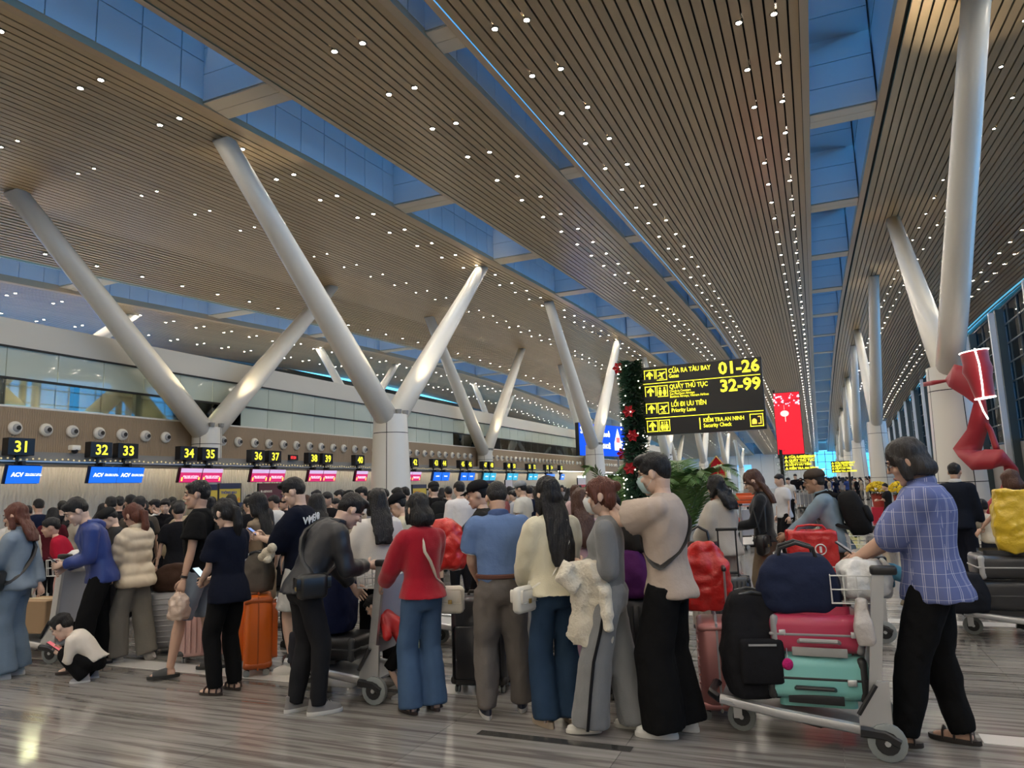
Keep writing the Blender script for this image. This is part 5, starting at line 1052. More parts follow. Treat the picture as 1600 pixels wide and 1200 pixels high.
for nn, y, kd in DESKS:
    r = empty('desk_number_sign', (gx + .08, y, 2.62), label='black hanging box sign reading yellow number ' + numw(nn), cat='sign', group='desk number signs'); b = MB(); b.rbox((0, 0, .19), (.22, .58, .38), .015, 2); b.build('box', M_SIGNB, r)
    text('number', str(nn), .34, r, M_YEL, (.112, 0, .075), (0, 1, 0), (0, 0, 1), align='CENTER', bold=.006)
    b = MB(); b.box((-.05, 0, -.12), (.05, .06, .3)); b.build('hanger', M_BLACK, r)
    r = empty('desk_monitor', (gx + .12, y + .08, 2.0), label='%s desk monitor hanging under the number sign %s' % ({'b': 'blue', 'p': 'magenta and lilac', 'c': 'cyan'}[kd], numw(nn)), cat='screen', group='desk monitors')
    X_, Y_ = V3((0, 1, 0)), V3((.22, 0, .97)).normalized(); N_ = X_.cross(Y_)
    def pl(u, v, w, h, m, nm, d=.004):                     # plate on the tilted monitor plane, u,v = lower edge centre
        q = MB(); c = X_ * u + Y_ * v; q.add([c + X_ * a * w / 2 + Y_ * b_ + N_ * e for e in (d - .004, d) for a, b_ in ((-1, 0), (1, 0), (1, h), (-1, h))], [(3, 2, 1, 0), (4, 5, 6, 7), (0, 1, 5, 4), (1, 2, 6, 5), (2, 3, 7, 6), (3, 0, 4, 7)]); return q.build(nm, m, r)
    q = MB(); q.box((-.02, 0, .21), (.04, .75, .42), ry=radians(12.8)); q.build('casing', M_BLACK, r); q = MB(); q.box((-.06, 0, .44), (.24, .07, .12)); q.build('bracket', M_BLACK, r)
    pl(0, .015, .73, .39, {'b': M_SB, 'p': M_SP, 'c': M_SC}[kd], 'screen', .035)
    if kd == 'b' and nn < 40:
        text('logo', 'ACV', .125, r, M_WTX, X_ * -.27 + Y_ * .17 + N_ * .037, (0, 1, 0), Y_, bold=.004)
        text('caption', 'TỔNG CÔNG TY CẢNG\nHÀNG KHÔNG VIỆT NAM', .032, r, M_WTX, X_ * .02 + Y_ * .215 + N_ * .037, (0, 1, 0), Y_)
    elif kd == 'p':
        pl(0, .29, .73, .115, M_SL, 'header_strip', .038); text('caption', 'KÍNH CHÚC QUÝ KHÁCH\nNĂM MỚI AN KHANG', .045, r, mat('pink_text', (.9, .6, .7), .5, emit=(1, .55, .7), es=.8), Y_ * .17 + N_ * .04, (0, 1, 0), Y_, align='CENTER', bold=.001)
        for s in (-1, 1): pl(s * .29, .05, .05, .11, mat('gold_flame', (.8, .5, .1), .5, emit=(1, .55, .1), es=.8), 'gold_ornament', .038)
    else:
        text('caption', 'CHECK-IN', .07, r, M_WTX, Y_ * .2 + N_ * .037, (0, 1, 0), Y_, align='CENTER')
def board(px0, py0, px1, py1, x=None, y=None, floor=True): ...
cl = empty('clock_display', (gx + .05, 19.15, 2.72), label='small digital clock with red digits between desks 37 and 38', cat='clock'); MB().box((0, 0, .09), (.08, .42, .18)).build('case', M_SIGNB, cl)
text('digits', '17:31', .13, cl, mat('red_led', (.6, .02, .02), .5, emit=(1, .05, .05), es=1), (.042, -.17, .045), (0, 1, 0), (0, 0, 1), bold=.002)
cm = empty('dome_camera', (gx + .06, 11.45, 2.74), label='white dome camera on the gantry between desks 31 and 32', cat='camera'); MB().rbox((0, 0, .10), (.18, .22, .12), .03).build('housing', M_WHITE, cm, True); MB().ell((.02, 0, .03), .075).build('dome', M_BLACK, cm, True)
# notice boards and roll-ups standing before the desks
def stand_board(px0, px1, pytop, x, h, label, mats, lines=(), nm='notice_board', header=.16, cat='sign'):
    a, c = at(px0, pytop, x=x), at(px1, pytop, x=x); w = abs(c.y - a.y); y = (a.y + c.y) / 2; z = (a.z + c.z) / 2; r = empty(nm, (x, y, 0), label=label, cat=cat); b0 = max(z - h, .08)
    MB().box((0, 0, (z + b0) / 2), (.05, w, z - b0)).build('panel', mats[0], r)
    if header: MB().box((.028, 0, z - header / 2), (.006, w - .02, header)).build('header', mats[1], r)
    for s in (-1, 1): MB().box((0, s * (w / 2 + .015), z / 2), (.06, .03, z)).build('post', M_BLACK, r)
    MB().box((0, 0, .02), (.45, w * .9, .04)).build('foot', M_BLACK, r)
    for tx, sz, zz, m in lines: text('lettering', tx, sz, r, m, (.03, -w / 2 + .06, z - zz), (0, 1, 0), (0, 0, 1), bold=sz * .03)
    return r
M_NB = mat('notice_yellow', (.62, .47, .07), .5); M_NV = mat('notice_navy', (.02, .03, .08), .5); M_ORT = mat('orange_text', (.7, .18, .02), .5); M_MAR = mat('maroon_board', (.10, .025, .035), .5); M_NVT = mat('navy_text', (.05, .08, .3), .5); M_CR = mat('cream_text', (.75, .7, .6), .5)
stand_board(307, 339, 757, -15.6, 1.7, 'first of two yellow notice boards with navy headers behind the tall person in black', (M_NB, M_NV), [('HÀNH LÝ', .10, .30, M_NVT)])
stand_board(342, 375, 755, -15.6, 1.7, 'second yellow notice board, beside the maroon one', (M_NB, M_NV), [('THÔNG BÁO', .10, .30, M_NVT), ('KHÔNG ĐỂ ĐỒ\nCÓ PIN TRONG\nHÀNH LÝ', .10, .52, M_ORT)])
stand_board(404, 441, 755, -15.5, 1.7, 'maroon notice board with a small gold emblem', (M_MAR, M_MAR), [('◉ AIRWAYS', .09, .28, M_CR)], header=0)
stand_board(644, 665, 757, -15.5, 1.6, 'narrow yellow notice board past the thick column', (M_NB, M_NV), [('THÔNG BÁO', .09, .34, M_ORT)])
stand_board(745, 771, 751, -15.5, 1.6, 'yellow notice board under the cyan monitors', (M_NB, M_NV), [('THÔNG BÁO', .1, .34, M_ORT)])
stand_board(369, 388, 785, -14, 1.2, 'low white and navy notice behind the ponytail', (mat('notice_white', (.6, .62, .66), .5), M_NV), [('CHECK-IN', .09, .3, M_NVT)])
M_RB = mat('roll_up_red', (.50, .015, .05), .5)
stand_board(789, 800, 750, -14.5, 1.9, 'slim red roll-up banner with a white top', (M_RB, mat('roll_white', (.65, .6, .62), .5)), header=.55, nm='roll_up_banner', cat='banner')
stand_board(902, 918, 747, -14, 2.1, 'crimson roll-up banner with a white top before the column', (M_RB, MATS['roll_white']), header=.42, nm='roll_up_banner', cat='banner')
# check-in desks
dsk = None
for k in range(11):
    y = 11.2 + 2.67 * k; r = empty('checkin_desk', (-16.0, y, 0), label=ordw(k) + ' white check-in desk with a dark worktop below the hanging signs', cat='desk', group='check-in desks')
    MB().rbox((0, 0, .52), (.7, 1.7, 1.04), .05).build('counter', M_WALLP, r, True); MB().box((.02, 0, 1.06), (.8, 1.8, .04)).build('worktop', M_GREY, r)
# bright service counters past the last desk
r = empty('service_counter', (-14.4, 54, 0), label='brightly lit glazed service counter past the last desk', cat='counter'); MB().box((0, 0, 1.1), (5, 3, 2.2)).build('body', mat('mint_glass', (.45, .55, .5), .3), r); MB().box((0, -1.55, 2.25), (5, .1, .08)).build('strip_light', mat('cool_strip', (1, 1, 1), .5, emit=(.9, 1, .95), es=5), r); MB().box((0, -1.52, 1.5), (4.6, .05, .9)).build('lit_window', mat('lit_window', (.7, .8, .7), .5, emit=(.6, .85, .7), es=.6), r)
# blue LED wall
a, c = at(903, 660, z=5.75), at(976, 667, z=5.75); dd = (c - a).normalized(); L = (c - a).length; bz = 3.55
r = empty('led_screen', tuple(V3((a.x, a.y, bz))), label='large bright blue advertising screen with white lettering behind the column', cat='screen'); nrm = V3((dd.y, -dd.x, 0))
def lp(u, v, o=0.): return dd * (u * L) + V3((0, 0, v * 2.2)) + nrm * o
q = MB(); q.add([lp(u, v, o) for o in (-.25, 0) for u, v in ((0, 0), (1, 0), (1, 1), (0, 1))], [(3, 2, 1, 0), (4, 5, 6, 7), (0, 1, 5, 4), (1, 2, 6, 5), (2, 3, 7, 6), (3, 0, 4, 7)]); q.build('casing', M_BLACK, r)
for u in (.15, .85): q = MB(); q.cyl(lp(u, 0, -.15) + V3((0, 0, .1)), lp(u, 0, -.15) - V3((0, 0, bz)), .06, n=8); q.build('support_post', M_GREY, r)
q = MB(); q.add([lp(u, v, .01) for u, v in ((.01, .01), (.99, .01), (.99, .99), (.01, .99))], [(0, 1, 2, 3)]); q.build('screen', mat('led_blue', (.0, .05, .8), .3, emit=(.0, .06, .95), es=.6), r)
q = MB(); q.add([lp(u, v, .02) for u, v in ((.74, .2), (.90, .2), (.90, .45), (.82, .92), (.74, .45))], [(0, 1, 2, 3, 4)]); q.build('bottle_picture', mat('led_pale', (.7, .8, 1), .3, emit=(.6, .75, 1), es=.9), r)
q = MB(); q.add([lp(u, v, .03) for u, v in ((.78, .45), (.86, .45), (.86, .62), (.78, .62))], [(0, 1, 2, 3)]); q.build('red_label', mat('led_red', (.8, .1, .1), .3, emit=(1, .1, .1), es=.9), r)
text('lettering', 'vị khoẻ', .55, r, M_WTX, lp(.38, .62, .03), dd, (0, 0, 1), bold=.01); text('lettering', 'KHOẺ', .42, r, M_WTX, lp(.46, .25, .03), dd, (0, 0, 1), bold=.02); text('lettering', 'Sữa', .7, r, M_WTX, lp(.03, .68, .03), dd, (0, 0, 1), bold=.01)
# ---- the big direction sign
SY = 9.3; TL, TR, BR, BL = at(1002, 572, y=SY), at(1190, 560, y=SY), at(1197, 670, y=SY), at(1008, 681, y=SY); sx0, sx1 = (TL.x + BL.x) / 2, (TR.x + BR.x) / 2; sz1, sz0 = (TL.z + TR.z) / 2, (BL.z + BR.z) / 2; SWd, SHt = sx1 - sx0, sz1 - sz0
sg = empty('direction_sign', (sx0, SY, sz0), label='large black overhead sign board with yellow lettering for gates 01-26 and desks 32-99', cat='sign')
MB().rbox((SWd / 2, .06, SHt / 2), (SWd, .12, SHt), .01, 2).build('board', M_SIGNB, sg)
def sp2(u, v, o=.004): return V3((u * SWd, -o, (1 - v) * SHt))
def spoly(pts, nm, m=M_YEL, o=.006, par=sg):
    q = MB(); q.prism([(u * SWd, (1 - v) * SHt) for u, v in pts], 0, o, (0, 0, 0), (1, 0, 0), (0, 0, 1), (0, -1, 0)); return q.build(nm, m, par)
def sbar(u0, v0, u1, v1, nm='rule'): return spoly([(u0, v1), (u1, v1), (u1, v0), (u0, v0)], nm)
def frame(u, v, w, h, t=.006):
    q = MB(); T = t * SWd
    for (a0, b0, a1, b1) in ((u, v, u + w, v + .011), (u, v + h - .011, u + w, v + h), (u, v, u + .006, v + h), (u + w - .006, v, u + w, v + h)): q.prism([(a0 * SWd, (1 - b1) * SHt), (a1 * SWd, (1 - b1) * SHt), (a1 * SWd, (1 - b0) * SHt), (a0 * SWd, (1 - b0) * SHt)], 0, .005, (0, 0, 0), (1, 0, 0), (0, 0, 1), (0, -1, 0))
    return q.build('icon_frame', M_YEL, sg)
def T2(u, v, w, h, pts): return [(u + w * a, v + h * (1 - b)) for a, b in pts]
ARR = [(.42, .12), (.58, .12), (.58, .55), (.74, .40), (.84, .52), (.5, .88), (.16, .52), (.26, .40), (.42, .55)]
PLN = [(.12, .42), (.24, .34), (.42, .46), (.50, .26), (.60, .26), (.60, .52), (.86, .66), (.84, .76), (.56, .66), (.34, .74), (.26, .70), (.42, .58), (.24, .46)]
IW, IH = .095, .165
for i, v in enumerate((.045, .285, .535, .785)):
    fr = frame(.022, v, IW, IH); spoly(T2(.022, v, IW, IH, ARR), 'arrow', par=fr); fr = frame(.125, v, IW, IH)
    if i in (0, 2): spoly(T2(.125, v, IW, IH, PLN), 'plane_symbol', par=fr); spoly(T2(.125, v, IW, IH, [(.3, .14), (.7, .14), (.7, .20), (.3, .20)]), 'runway_bar', par=fr)
    else:
        for cx in (.3, .7):
            spoly(T2(.125, v, IW, IH, [(cx + .09 * cos(a / 4 * pi), .76 + .09 * sin(a / 4 * pi)) for a in range(8)]), 'head_symbol', par=fr)
            spoly(T2(.125, v, IW, IH, [(cx - .07, .12), (cx + .07, .12), (cx + .16, .35), (cx + .10, .62), (cx - .10, .62), (cx - .16, .35)]), 'figure_symbol', par=fr)
        if i == 3: spoly(T2(.125, v, IW, IH, [(.485, .12), (.515, .12), (.515, .88), (.485, .88)]), 'divider', par=fr)
sbar(.01, .242, .985, .252); sbar(.01, .745, .985, .755); sbar(.468, .79, .476, .955, 'divider')
fr = frame(.875, .785, .105, .175); spoly(T2(.875, .785, .105, .175, [(.15, .2), (.5, .2), (.5, .5), (.38, .62), (.26, .62), (.15, .5)]), 'officer_symbol', mat('sign_orange', (.9, .5, .05), .5, emit=(1, .55, .05), es=.9), par=fr); spoly(T2(.875, .785, .105, .175, [(.6, .2), (.85, .2), (.85, .8), (.6, .8), (.6, .74), (.78, .74), (.78, .26), (.6, .26)]), 'gate_symbol', MATS['sign_orange'], par=fr)
def stx(s, u, v, h, bold=.0016, **k): return text('lettering', s, h, sg, M_YEL, sp2(u, v, .006), (1, 0, 0), (0, 0, 1), extrude=.001, bold=bold, sx=.8 if h < .2 else 1., **k)
stx('CỬA RA TÀU BAY', .235, .115, .084, .0018); stx('Gates', .235, .185, .070, .0014); stx('01-26', .655, .195, .215, .006); stx('32-99', .655, .445, .215, .006)
stx('QUẦY THỦ TỤC', .235, .345, .082, .0018); stx('Check-in Counters', .235, .395, .044, .0006); stx('Sun PhuQuoc Airways', .235, .435, .044, .0006); stx('Bamboo Airways, Vietnam Airlines', .235, .475, .044, .0006)
stx('LỐI ĐI ƯU TIÊN', .24, .605, .082, .0018); stx('Priority Lane', .24, .685, .074, .0014); stx('KIỂM TRA AN NINH', .50, .855, .070, .0016); stx('Security Check', .50, .93, .070, .0014)
# posts wrapped in fir garland
M_FIR = mat('fir_green', (.022, .075, .035), .8); M_RED = mat('bow_red', (.45, .01, .02), .55); M_BULB = mat('bulb_white', (1, .95, .85), .4, emit=(1, .92, .75), es=2.5)
def garland_post(x, y, ztop, w, label, n=1800, bows=(), seed=1, zb=0.):
    R_ = random.Random(seed); r = empty('garland_post', (x, y, 0), label=label, cat='post'); MB().box((0, 0, ztop / 2), (w * .5, w * .5, ztop)).build('post', M_SIGNB, r); MB().box((0, 0, .02), (w * 2.4, w * 2.4, .04)).build('base_plate', M_STEEL, r)
    for zz in (.3, .55, .8):
        if ztop > 3: MB().box((w * .8, 0, sz0 + (sz1 - sz0) * zz), (w * 1.6, .03, .03)).build('bracket', M_BLACK, r)
    g = MB()
    for i in range(n):
        z = zb + (ztop - zb) * R_.random(); a = R_.uniform(0, 2 * pi); d = V3((cos(a), sin(a), R_.uniform(-.5, .5))).normalized(); p = V3((cos(a) * w * .35, sin(a) * w * .35, z)); t = d.cross(V3((0, 0, 1))).normalized() * w * .10; L_ = w * R_.uniform(.38, .66)
        g.add([p - t, p + t, p + d * L_ + t * .3, p + d * L_ * .6 + V3((0, 0, .03 * w))], [(0, 1, 2), (0, 2, 3)])
    tag(g.build('fir_garland', M_FIR, r), kind='stuff')
    bb = MB()
    for i in range(int(n / 60)): a = R_.uniform(0, 2 * pi); bb.ell((cos(a) * w * .8, sin(a) * w * .8, zb + (ztop - zb) * R_.random()), w * .045, 5, 4)
    tag(bb.build('fairy_lights', M_BULB, r), kind='stuff')
    for bz_, ba in bows:
        q = MB(); c = V3((cos(ba) * w * .75, sin(ba) * w * .75, bz_))
        for k in range(6): a = k * pi / 3; v = V3((cos(a), 0, sin(a))); s_ = V3((-sin(a), 0, cos(a))); q.add([c, c + v * w * .25 + s_ * w * .13 + V3((0, -.02, 0)), c + v * w * .42, c + v * w * .25 - s_ * w * .13 + V3((0, -.03, 0))], [(0, 1, 2, 3)])
        q.ell(c + V3((0, -.02, 0)), w * .08, 6, 4); q.build('red_bow', M_RED, r)
    return r
pa, pb = at(982, 566, y=SY), at(998, 752, y=SY)
garland_post((pa.x + pb.x) / 2, SY, pa.z, .215, 'black sign post wrapped in fir garland with red bows and fairy lights', 5200, [(pa.z - .08, 3.6), (pa.z - .68, 4.6), (pa.z - 1.0, 4.8), (pa.z - 1.22, 3.4), (pa.z - 1.42, 4.4), (pa.z - 1.9, 4.6)], zb=.5)
# ---- red LED banner and distant signs
BY = 32; p0, p1, p2, p3 = at(1208, 615, y=BY), at(1248, 612, y=BY), at(1257, 708, y=BY), at(1216, 711, y=BY); bx0, bx1 = (p0.x + p3.x) / 2, (p1.x + p2.x) / 2; bz1, bz0 = (p0.z + p1.z) / 2, (p2.z + p3.z) / 2
r = empty('led_banner', (bx0, BY, bz0), label='tall bright red hanging screen with cherry blossom and a paper lantern', cat='screen'); bw_, bh_ = bx1 - bx0, bz1 - bz0
MB().box((bw_ / 2, .1, bh_ / 2), (bw_ + .04, .2, bh_ + .04)).build('casing', M_BLACK, r); MB().box((bw_ / 2, -.006, bh_ / 2), (bw_, .01, bh_)).build('screen', mat('led_banner_red', (.6, .0, .02), .3, emit=(.72, .01, .025), es=.55), r)
MP, MPW = mat('blossom_pink', (.9, .6, .8), .4, emit=(.95, .65, .85), es=.9), mat('lantern_pale', (.9, .5, .45), .4, emit=(1, .5, .45), es=.8)
R_ = random.Random(5); tw_ = MB(); tw_.tube([(0, -.014, bh_ * .86), (bw_ * .3, -.014, bh_ * .82), (bw_ * .6, -.014, bh_ * .86), (bw_, -.014, bh_ * .9)], .012, 4); tw_.build('twig_picture', mat('twig', (.2, .02, .02), .5), r)
for k in range(34):
    u, v = R_.random() * bw_, bh_ * (.80 + .16 * R_.random() ** 1.2 + .02 * sin(k)); s_ = R_.uniform(.03, .07); q = MB(); q.prism([(u + s_ * (.6 + .4 * cos(5 * a)) * cos(a), v + s_ * (.6 + .4 * cos(5 * a)) * sin(a)) for a in [2 * pi * j / 15 for j in range(15)]], .012, .016, (0, 0, 0), (1, 0, 0), (0, 0, 1), (0, -1, 0)); q.build('blossom_picture', MP, r)
q = MB(); q.prism([(bw_ * .38 + .17 * cos(2 * pi * j / 16), bh_ * .66 + .13 * sin(2 * pi * j / 16)) for j in range(16)], .012, .018, (0, 0, 0), (1, 0, 0), (0, 0, 1), (0, -1, 0)); q.build('lantern_picture', MPW, r)
MB().box((bw_ * .40, -.015, bh_ * .57), (.03, .004, .22)).build('tassel_picture', MPW, r); MB().box((bw_ * .38, -.015, bh_ * .76), (.01, .004, .2)).build('cord_picture', MPW, r)
garland_post(at(1221, 720, y=BY).x, BY, bz1 - 2.4, .26, 'tall garlanded post under the red banner screen', 320, seed=4); 
for k in (bz0 - .2, ): MB().box((at(1216, 700, y=BY).x - bx0, .1, (bz1 - bz0) / 2), (.08, .12, bh_ + .3)).build('mount', M_BLACK, r)
def far_sign(px0, py0, px1, py1, Y, label, rows, post=None):
    a, c = at(px0, py0, y=Y), at(px1, py1, y=Y); w, h = c.x - a.x, a.z - c.z; r = empty('direction_sign', (a.x, Y, c.z), label=label, cat='sign'); MB().box((w / 2, .05, h / 2), (w, .12, h)).build('board', M_SIGNB, r)
    for (u, v, tx, hh) in rows: text('lettering', tx, h * hh, r, M_YEL, (u * w, -.014, h * (1 - v)), (1, 0, 0), (0, 0, 1), bold=h * .01)
    q = MB(); q.box((w / 2, -.012, h * .5), (w * .98, .004, h * .02)); q.build('rule', M_YEL, r)
    if post: MB().box((w * post, .1, h - c.z / 2 - h / 2), (.12, .12, c.z + h)).build('post', M_BLACK, r)
    return r
RW = [(.03, .22, '▲ CỬA RA TÀU BAY', .2), (.66, .24, '34-99', .24), (.03, .44, '▲ QUẦY THỦ TỤC', .2), (.03, .70, '▲ LỐI ĐI ƯU TIÊN', .19), (.03, .94, '▲ KIỂM TRA AN NINH', .19)]
far_sign(1224, 711, 1266, 734, 31.8, 'yellow and black direction board right under the red banner screen', RW)
far_sign(1261, 732, 1279, 745, 48, 'small yellow direction board beyond the one under the red banner', RW, .5)
far_sign(1298, 721, 1327, 738, 44, 'yellow direction board on a black post before the end glazing', RW, 1.0)
# ---- palm, arch, flowers
M_PALM = mat('palm_green', (.075, .16, .035), .5, var=(6, .25)); M_RIB = mat('palm_stem', (.12, .17, .05), .6)
def palm(x, y, n, L0, label, seed, z0=.55, pot=True, hgt=1.4):
    R_ = random.Random(seed); r = empty('potted_palm', (x, y, 0), label=label, cat='plant')
    if pot: MB().tube([(0, 0, 0), (0, 0, .1), (0, 0, z0)], [.2, .24, .3], 18).build('pot', mat('pot_white', (.55, .55, .53), .4), r, True)
    for k in range(n):
        a = 2 * pi * k / n + R_.uniform(-.2, .2); L_ = L0 * R_.uniform(.75, 1.1); up = R_.uniform(.75, 1.25) * hgt; pts = []
        for j in range(9):
            t = j / 8; pts.append(V3((cos(a) * L_ * t ** 1.15, sin(a) * L_ * t ** 1.15, z0 + up * (1.7 * t - 1.15 * t * t))))
        f = MB(); f.tube(pts, [.014 - .0013 * j for j in range(9)], 5); fr = f.build('frond', M_RIB, r, True); lf = MB()
        for j in range(1, 33):
            t = .12 + .88 * j / 33; i0 = min(int(t * 8), 7); p = pts[i0].lerp(pts[i0 + 1], t * 8 - i0); d = (pts[i0 + 1] - pts[i0]).normalized(); sd_ = d.cross(V3((0, 0, 1))).normalized(); ll = L0 * .38 * sin(pi * min(t * .9 + .08, 1)) + .05
            for s in (-1, 1):
                o = (sd_ * s * .85 + d * .65 + V3((0, 0, -.12))).normalized(); e = p + o * ll + V3((0, 0, -.10 * ll)); m_ = p.lerp(e, .45) + V3((0, 0, .02)); wv = d * .017; lf.add([p - wv * .4, p + wv * .4, m_ + wv, e, m_ - wv], [(0, 1, 2, 4), (4, 2, 3)])
        lf.build('leaflets', M_PALM, fr)
    return r
pp = at(1062, 800, y=10.2); palm(pp.x, pp.y, 17, .85, 'bushy potted palm behind the tall person in beige', 3, z0=.5, hgt=1.85)
pp = at(958, 800, y=11.4); palm(pp.x, pp.y, 11, .6, 'smaller palm at the foot of the garland post', 8, z0=.45, hgt=1.8)
ra, rb_ = at(1108, 718, y=13.5), at(1133, 718, y=13.5)
r = empty('festive_stele', ((ra.x + rb_.x) / 2, 13.5, 0), label='tall curved glossy red new-year stele with gold trim', cat='decoration'); w_ = rb_.x - ra.x
prof = [(-w_ / 2, 0), (w_ / 2, 0), (w_ / 2 * 1.1, ra.z * .7), (w_ / 2 * .95, ra.z * .93), (0, ra.z + .05), (-w_ / 2 * .9, ra.z * .95), (-w_ / 2 * 1.1, ra.z * .7)]
q = MB(); q.prism(prof, -.10, .10, (0, 0, 0), (1, 0, 0), (0, 0, 1), (0, 1, 0)); q.build('slab', mat('lacquer_red', (.42, .008, .02), .2, coat=.6), r); q = MB(); q.tube([(p[0], -.11, p[1]) for p in prof[1:]], .012, 6); q.build('gold_trim', mat('gold', (.7, .45, .12), .3, metal=1), r, True)
q = MB(); q.tube([(0.03, -.12, .2), (-.03, -.12, ra.z * .5), (.02, -.12, ra.z * .95)], .014, 6); q.build('gold_vein', MATS['gold'], r, True)
def flowers(px, py, Y, rad, label, seed, col=(.75, .55, .02)):
    p = at(px, py, y=Y); R_ = random.Random(seed); r = empty('flower_pot', (p.x, Y, 0.0), label=label, cat='plant'); z = p.z; MB().tube([(0, 0, z - rad * 2.2 if z - rad * 2.2 > .15 else .15), (0, 0, z - rad * .9)], [rad * .55, rad * .7], 14).build('pot', mat('pot_red', (.35, .05, .03), .5), r, True); MB().box((0, 0, .075 if z - rad * 2.2 <= .15 else (z - rad * 2.2) / 2), (rad * 1.5, rad * 1.5, .15 if z - rad * 2.2 <= .15 else z - rad * 2.2)).build('plinth', M_RB, r)
    fl_ = MB(); gr = MB()
    for k in range(170):
        a, e = R_.uniform(0, 2 * pi), R_.uniform(-.1, 1) ; d = V3((cos(a) * sqrt(1 - e * e) if abs(e) < 1 else 0, sin(a) * sqrt(max(0, 1 - e * e)), e)); c = V3((0, 0, z - rad * .55)) + V3((d.x * rad, d.y * rad, d.z * rad * .8)); fl_.ell(c, rad * .11, 6, 4)
    for k in range(160):
        a = R_.uniform(0, 2 * pi); c = V3((cos(a) * rad * .5, sin(a) * rad * .5, z - rad * R_.uniform(.7, 1.1))); d = V3((cos(a), sin(a), R_.uniform(-.3, .5))) * rad * .45; t = V3((-sin(a), cos(a), 0)) * rad * .08; gr.add([c - t, c + t, c + d], [(0, 1, 2)])
    tag(fl_.build('blossoms', mat('yellow_blossom_%d' % int(col[0] * 100), col, .7), r, True), kind='stuff'); tag(gr.build('foliage', M_FIR if False else mat('leaf_green', (.03, .09, .02), .7), r), kind='stuff'); return r
flowers(1371, 757, 27, .34, 'yellow chrysanthemum pot left of the running child', 1); flowers(1407, 757, 26, .36, 'yellow chrysanthemum pot on the red plinth by the column', 2); flowers(1421, 776, 24.5, .16, 'small low pot of yellow flowers at the column foot', 3)
r = empty('red_platform', (at(1410, 800, y=26).x + .7, 26.2, 0), label='low red display platform at the foot of the second column', cat='platform'); MB().box((0, 0, .08), (2.6, 1.6, .16)).build('deck', M_RB, r); MB().box((0, 0, .17), (2.7, 1.7, .02)).build('top_edge', mat('red_top', (.5, .05, .03), .4), r)
# ---- ribbon and neon drum on the big column
def cpt(cx, cy, Y): return at(1420 + cx / 4.283, 540 + cy / 4.283, y=Y)
rb2 = [((95, 250), (97, 272), 18.55), ((160, 236), (160, 262), 18.2), ((243, 228), (250, 243), 18.1), ((300, 138), (270, 262), 17.9), ((400, 165), (370, 320), 17.7), ((480, 200), (440, 370), 17.6), ((512, 400), (440, 385), 17.7), ((525, 530), (400, 560), 17.9), ((470, 700), (310, 690), 18.0), ((478, 705), (345, 740), 17.8), ((500, 706), (430, 822), 17.6), ((620, 706), (560, 816), 17.4), ((722, 820), (640, 802), 17.5), ((737, 890), (650, 880), 17.6), ((700, 960), (600, 1000), 17.3), ((560, 1020), (520, 1160), 17.2), ((510, 1075), (500, 1180), 17.2)]
def ribbon(rows, nm_label, mtl):
    A = [(cpt(*a, Y), cpt(*b_, Y)) for a, b_, Y in rows]; A = [((a + b_) / 2 + (a - b_) * .60, (a + b_) / 2 - (a - b_) * .60) for a, b_ in A]; rows2 = []
    for i in range(len(A) - 1):
        for j in range(4):
            t = j / 4; rows2.append(tuple(A[i][s].lerp(A[i + 1][s], t) for s in (0, 1)))
    rows2.append(A[-1]); cx = sum((a + b_ for a, b_ in rows2), V3()) / (2 * len(rows2)); base = V3((cx.x, cx.y, min(min(a.z, b_.z) for a, b_ in rows2))); r = empty('ribbon_sculpture', base, label=nm_label, cat='decoration'); q = MB(); rings = []
    for a, b_ in rows2:
        a = a - base; b_ = b_ - base; n_ = V3((0, -.025, 0)); m_ = (a + b_) / 2 + V3((0, -.05, 0)); rings.append([a + n_, m_ + n_, b_ + n_, b_ - n_, m_ - n_, a - n_])
    q.loft(rings); q.build('ribbon', mtl, r, 'all'); return r, base
M_RIBB = mat('ribbon_red', (.30, .005, .016), .5, sheen=.3); rr_, rbase = ribbon(rb2, 'big crimson ribbon sculpture twisting down beside the white column', M_RIBB)
rr2, _b = ribbon([((505, 480), (480, 500), 17.9), ((560, 560), (530, 570), 17.9), ((610, 700), (570, 700), 17.8)], 'thin second tail of crimson ribbon', M_RIBB)
M_NEON = mat('neon_white', (1, 1, 1), .4, emit=(1, .96, .85), es=4)
dc = [cpt(435, 40, 17.2), cpt(460, 165, 17.2), cpt(512, 350, 17.2)]; k_ = 16.2 / FPX / 4.283
r = empty('neon_drum', dc[2], label='red drum-shaped lantern with white neon rims hanging beside the column', cat='lamp')
def ringpts(c, rx): return [c - dc[2] + V3((rx * cos(2 * pi * j / 24), rx * .9 * sin(2 * pi * j / 24), .10 * cos(2 * pi * j / 24) * rx)) for j in range(25)]
q = MB(); q.loft([[p for p in ringpts(c, w)[:24]] for c, w in ((dc[0], 75 * k_), (dc[0].lerp(dc[1], .6), 72 * k_), (dc[1], 82 * k_), (dc[1].lerp(dc[2], .3), 66 * k_), (dc[2], 52 * k_))], False); q.build('drum', M_RIBB, r, 'all')
for c, w in ((dc[0], 77 * k_), (dc[2], 54 * k_)): MB().tube(ringpts(c, w), .012, 6).build('neon_rim', M_NEON, r, True)
MB().tube([p - dc[2] for p in (cpt(440, 20, 16.85), cpt(470, 120, 16.78), cpt(490, 250, 16.9), cpt(500, 350, 16.95))], .015, 6).build('neon_stripe', M_NEON, r, True); MB().tube([p - dc[2] for p in (cpt(470, 365, 17.2), cpt(500, 440, 17.4), cpt(530, 490, 17.6))], .015, 6).build('neon_tail', M_NEON, r, True)
